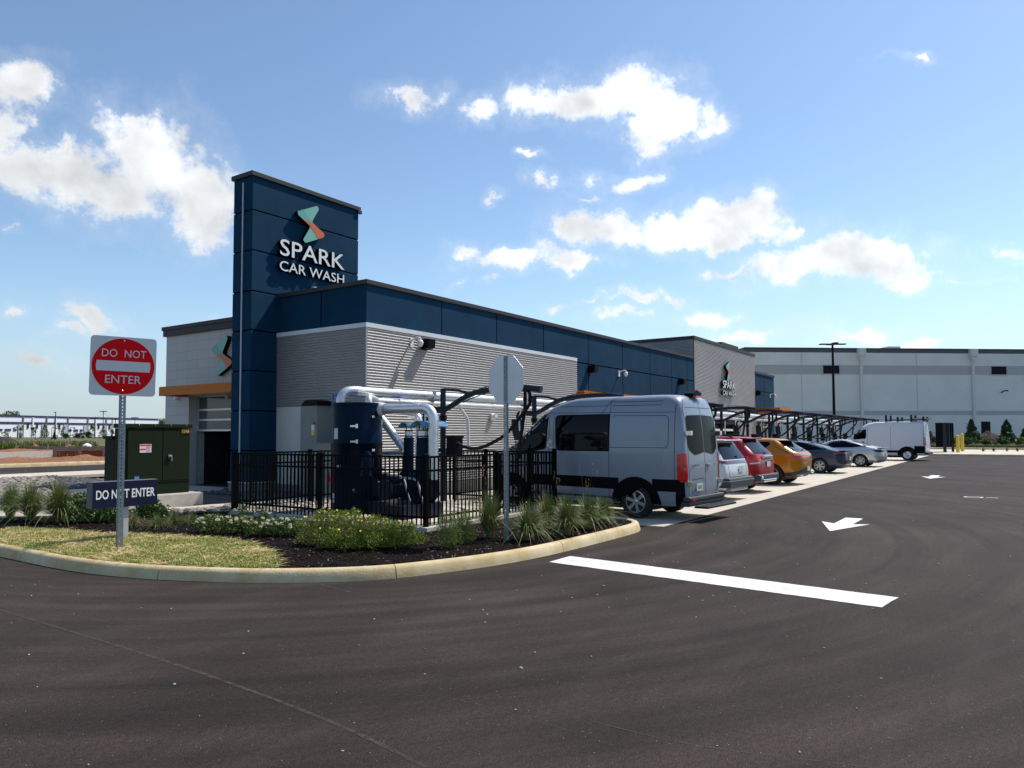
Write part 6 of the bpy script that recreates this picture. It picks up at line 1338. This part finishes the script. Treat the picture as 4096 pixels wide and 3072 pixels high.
m = MB(); m.lathe([(.44,0),(.44,.62),(.38,.66)], c, (0,0,1), 18); m.build('riser', 'timber', t); m = MB(); m.lathe([(.46,.60),(.44,.72),(.25,.86),(.05,.96),(0,.97)], c, (0,0,1), 9, smooth=False); m.build('plastic_cover', 'dw', t)
SK = 'survey stakes on the building site'
for i, (px, py, lb) in enumerate(((64,1802,'survey stake near the left picture edge'),(191,1816,'survey stake behind the end of the low wall'),(262,1812,'survey stake standing in the timber form'),(270,1802,'survey stake on the small clay heap'),(390,1808,'survey stake right of the capped riser'))):
    q = G(px, py, 0); m = MB(); m.box((q.x-.05,q.y-.03,0),(q.x+.05,q.y+.03,.95)); tag(m.build('survey_stake', 'timber'), lb, 'stake', SK)
# far field trees, lamps, poles on the left
FT = 'young trees at the edge of the field'
for px, rpx, ty, sh, mt, lb, s in ((27,17,1728,'loose','fern2','thin young tree at the left edge of the field',31),(80,12,1705,'loose','shrub','slender bare-looking tree by the grey entry bay',32),(133,11,1712,'loose','shrub','narrow loose young tree left of the bushy one',33),(178,27,1701,'cone','fern2','broad bushy light green tree in the field',34),(217,9,1732,'cone','shrub','small dark conifer beside the tall light pole',35),
    (245,11,1706,'loose','fern2','airy tall sapling with pale trunk',36),(262,13,1734,'round','fern2','small round tree right of the pale sapling',37),(316,22,1732,'round','rustleaf','dark reddish bushy clump in the field',38),(352,16,1727,'round','treeleaf','dark green bush right of the reddish clump',39),(368,12,1706,'loose','fern2','thin tree by the utility pole',40),(412,24,1706,'cone','fern2','bushy light green tree against the transformer cabinet',41),(446,10,1712,'loose','fern2','thin tree behind the sign post',42)):
    Z = 165; q = far(px, 1765, Z, 0); q.z = EYE-(1758-1744)/FPX*Z; tree('young_tree', lb, 'tree', q, rpx/FPX*Z, (1758-ty)/FPX*Z, 1100 if sh != 'loose' else 420, .16, [mt,'treeleaf'], s, .035, .06, sh, FT)
tree('broadleaf_tree', 'large dark tree rising over the distant warehouse roof', 'tree', far(42, 1680, 480, 6), 7.0, 11.8, 3500, .7, ['shrub','treeleaf'], 61, .5, .1, 'round'); tree('broadleaf_tree', 'small dark tree top beside the car wash entrance wall', 'tree', far(650, 1700, 380, 2), 2.2, 8.6, 1500, .5, ['shrub','treeleaf'], 62, .4, .1, 'round')
def pole(name, label, cat, px, py_top, Z, arms, group=None, r_=.15):
    b = far(px, 1760, Z, .3); zt = EYE+_ray(px, py_top).z*Z; t = thing(name, label, cat, b, 0, group); m = MB(); m.tube([(b.x,b.y,b.z),(b.x,b.y,zt)], [r_, r_*.7], 8); m.build('pole', 'black' if cat == 'lamp' else 'bark', t); rv = Vector((.5628,-.8266,0)); m = MB()
    for a0, a1, dz, th in arms: m.obox(Vector((b.x,b.y,zt+dz))+rv*(a0+a1)/2, rv*abs(a1-a0)/2, Vector((rv.y,-rv.x,0))*th, (0,0,th))
    m.build('lamp_head' if cat == 'lamp' else 'crossarm', 'black' if cat == 'lamp' else 'bark', t)
pole('light_pole', 'tall thin lamp pole before the distant white warehouse', 'lamp', 220, 1649, 160, [(-.42,.1,0,.07)], None, .11)
LP = 'short curved street lamps in front of the distant warehouse'
for px, lb, sg in ((70,'street lamp near the left picture edge',-1),(141,'street lamp left of the bushy tree',-1),(206,'street lamp right of the bushy tree',1),(280,'street lamp beside the reddish bushes',1)):
    pole('street_lamp', lb, 'lamp', px, 1710, 150, [(0,sg*.85,0,.04),(sg*.7,sg*.98,-.15,.10)], LP, .07)
UP_ = 'wooden utility poles behind the field'
pole('utility_pole', 'wooden utility pole, left and nearest of three', 'utility pole', 379, 1667, 190, [(-1.1,1.1,-.5,.12)], UP_); pole('utility_pole', 'tallest wooden utility pole with two crossarms', 'utility pole', 411, 1643, 230, [(-1.15,1.15,-.2,.12),(-1.1,1.1,-2.5,.10)], UP_); pole('utility_pole', 'small distant utility pole behind the sign post', 'utility pole', 460, 1674, 250, [(-1.45,1.45,-.3,.13)], UP_); pole('utility_pole', 'distant utility pole between the sign post and the entrance wall', 'utility pole', 538, 1668, 330, [(-1.6,1.6,-.3,.15)], UP_)
# rough grass on the field
rnd = random.Random(5); V_ = []; F_ = []; I_ = []
for i in range(38000):
    u = rnd.random()**1.6; y = 101+u*95; x = rnd.uniform(-12, 50)+ (y-100)*.35; h = rnd.uniform(.25,.75)*(.7+.6*noise.noise(Vector((x*.12,y*.12,0)))+.3); a = rnd.random()*3.14; d = Vector((math.cos(a), math.sin(a), 0))*rnd.uniform(.06,.16); c = Vector((x, y, .3)); o_ = len(V_); V_ += [c-d, c+d, c+V3*h+d*rnd.uniform(-1,1)]; F_.append((o_,o_+1,o_+2)); I_.append(0 if noise.noise(Vector((x*.08,y*.1,3)))+rnd.gauss(0,.3) > -.05 else 1)
me = bpy.data.meshes.new('tall_grass'); me.from_pydata(V_, [], F_); me.materials.append(M['fern2']); me.materials.append(M['grassy']); me.polygons.foreach_set('material_index', I_); o = bpy.data.objects.new('tall_grass', me); C.objects.link(o); stuff(o, 'rough green and straw-coloured grass covering the far field', 'grass')
V_ = []; F_ = []
for i in range(9000):
    x, y = rnd.uniform(87.3, 97), rnd.uniform(-8, 14); h = rnd.uniform(.06,.22); a = rnd.random()*3.14; d = Vector((math.cos(a), math.sin(a), 0))*rnd.uniform(.03,.08); c = Vector((x, y, .31)); o_ = len(V_); V_ += [c-d, c+d, c+V3*h]; F_.append((o_,o_+1,o_+2))
me = bpy.data.meshes.new('verge_grass'); me.from_pydata(V_, [], F_); me.materials.append(M['fern2']); o = bpy.data.objects.new('verge_grass', me); C.objects.link(o); stuff(o, 'ragged grass on the verge in front of the warehouse', 'grass')

t = thing('overhead_wires', 'thin sagging power lines strung between the far utility poles', 'power line', far(379, 1667, 190, 0))
def wp(px, py, Z): b = far(px, 1760, Z, 0); b.z = EYE+_ray(px, py).z*Z; return b
for a, b in (((330,1672,190),(379,1671,190)),((379,1671,190),(411,1648,230)),((411,1648,230),(460,1680,250)),((460,1680,250),(538,1673,330)),((250,1676,190),(330,1672,190))):
    A_, B_ = wp(*a), wp(*b); m = MB(); m.tube([A_, A_.lerp(B_, .5)-V3*.5, B_], .022, 4); m.build('wire', 'black', t)
q = PX(1316, 1905, 11.9); m = MB(); m.tube([(q.x, q.y, .15), (q.x, q.y, q.z+.12)], .006, 6, 1); m.add([(q.x, q.y, q.z+.12), (q.x+.03, q.y-.06, q.z-.16), (q.x, q.y+.03, q.z-.12)], [(0,1,2)], 0, False); tag(m.build('marker_flag', ['red','black']), 'small red marker flag standing behind the black fence', 'flag')
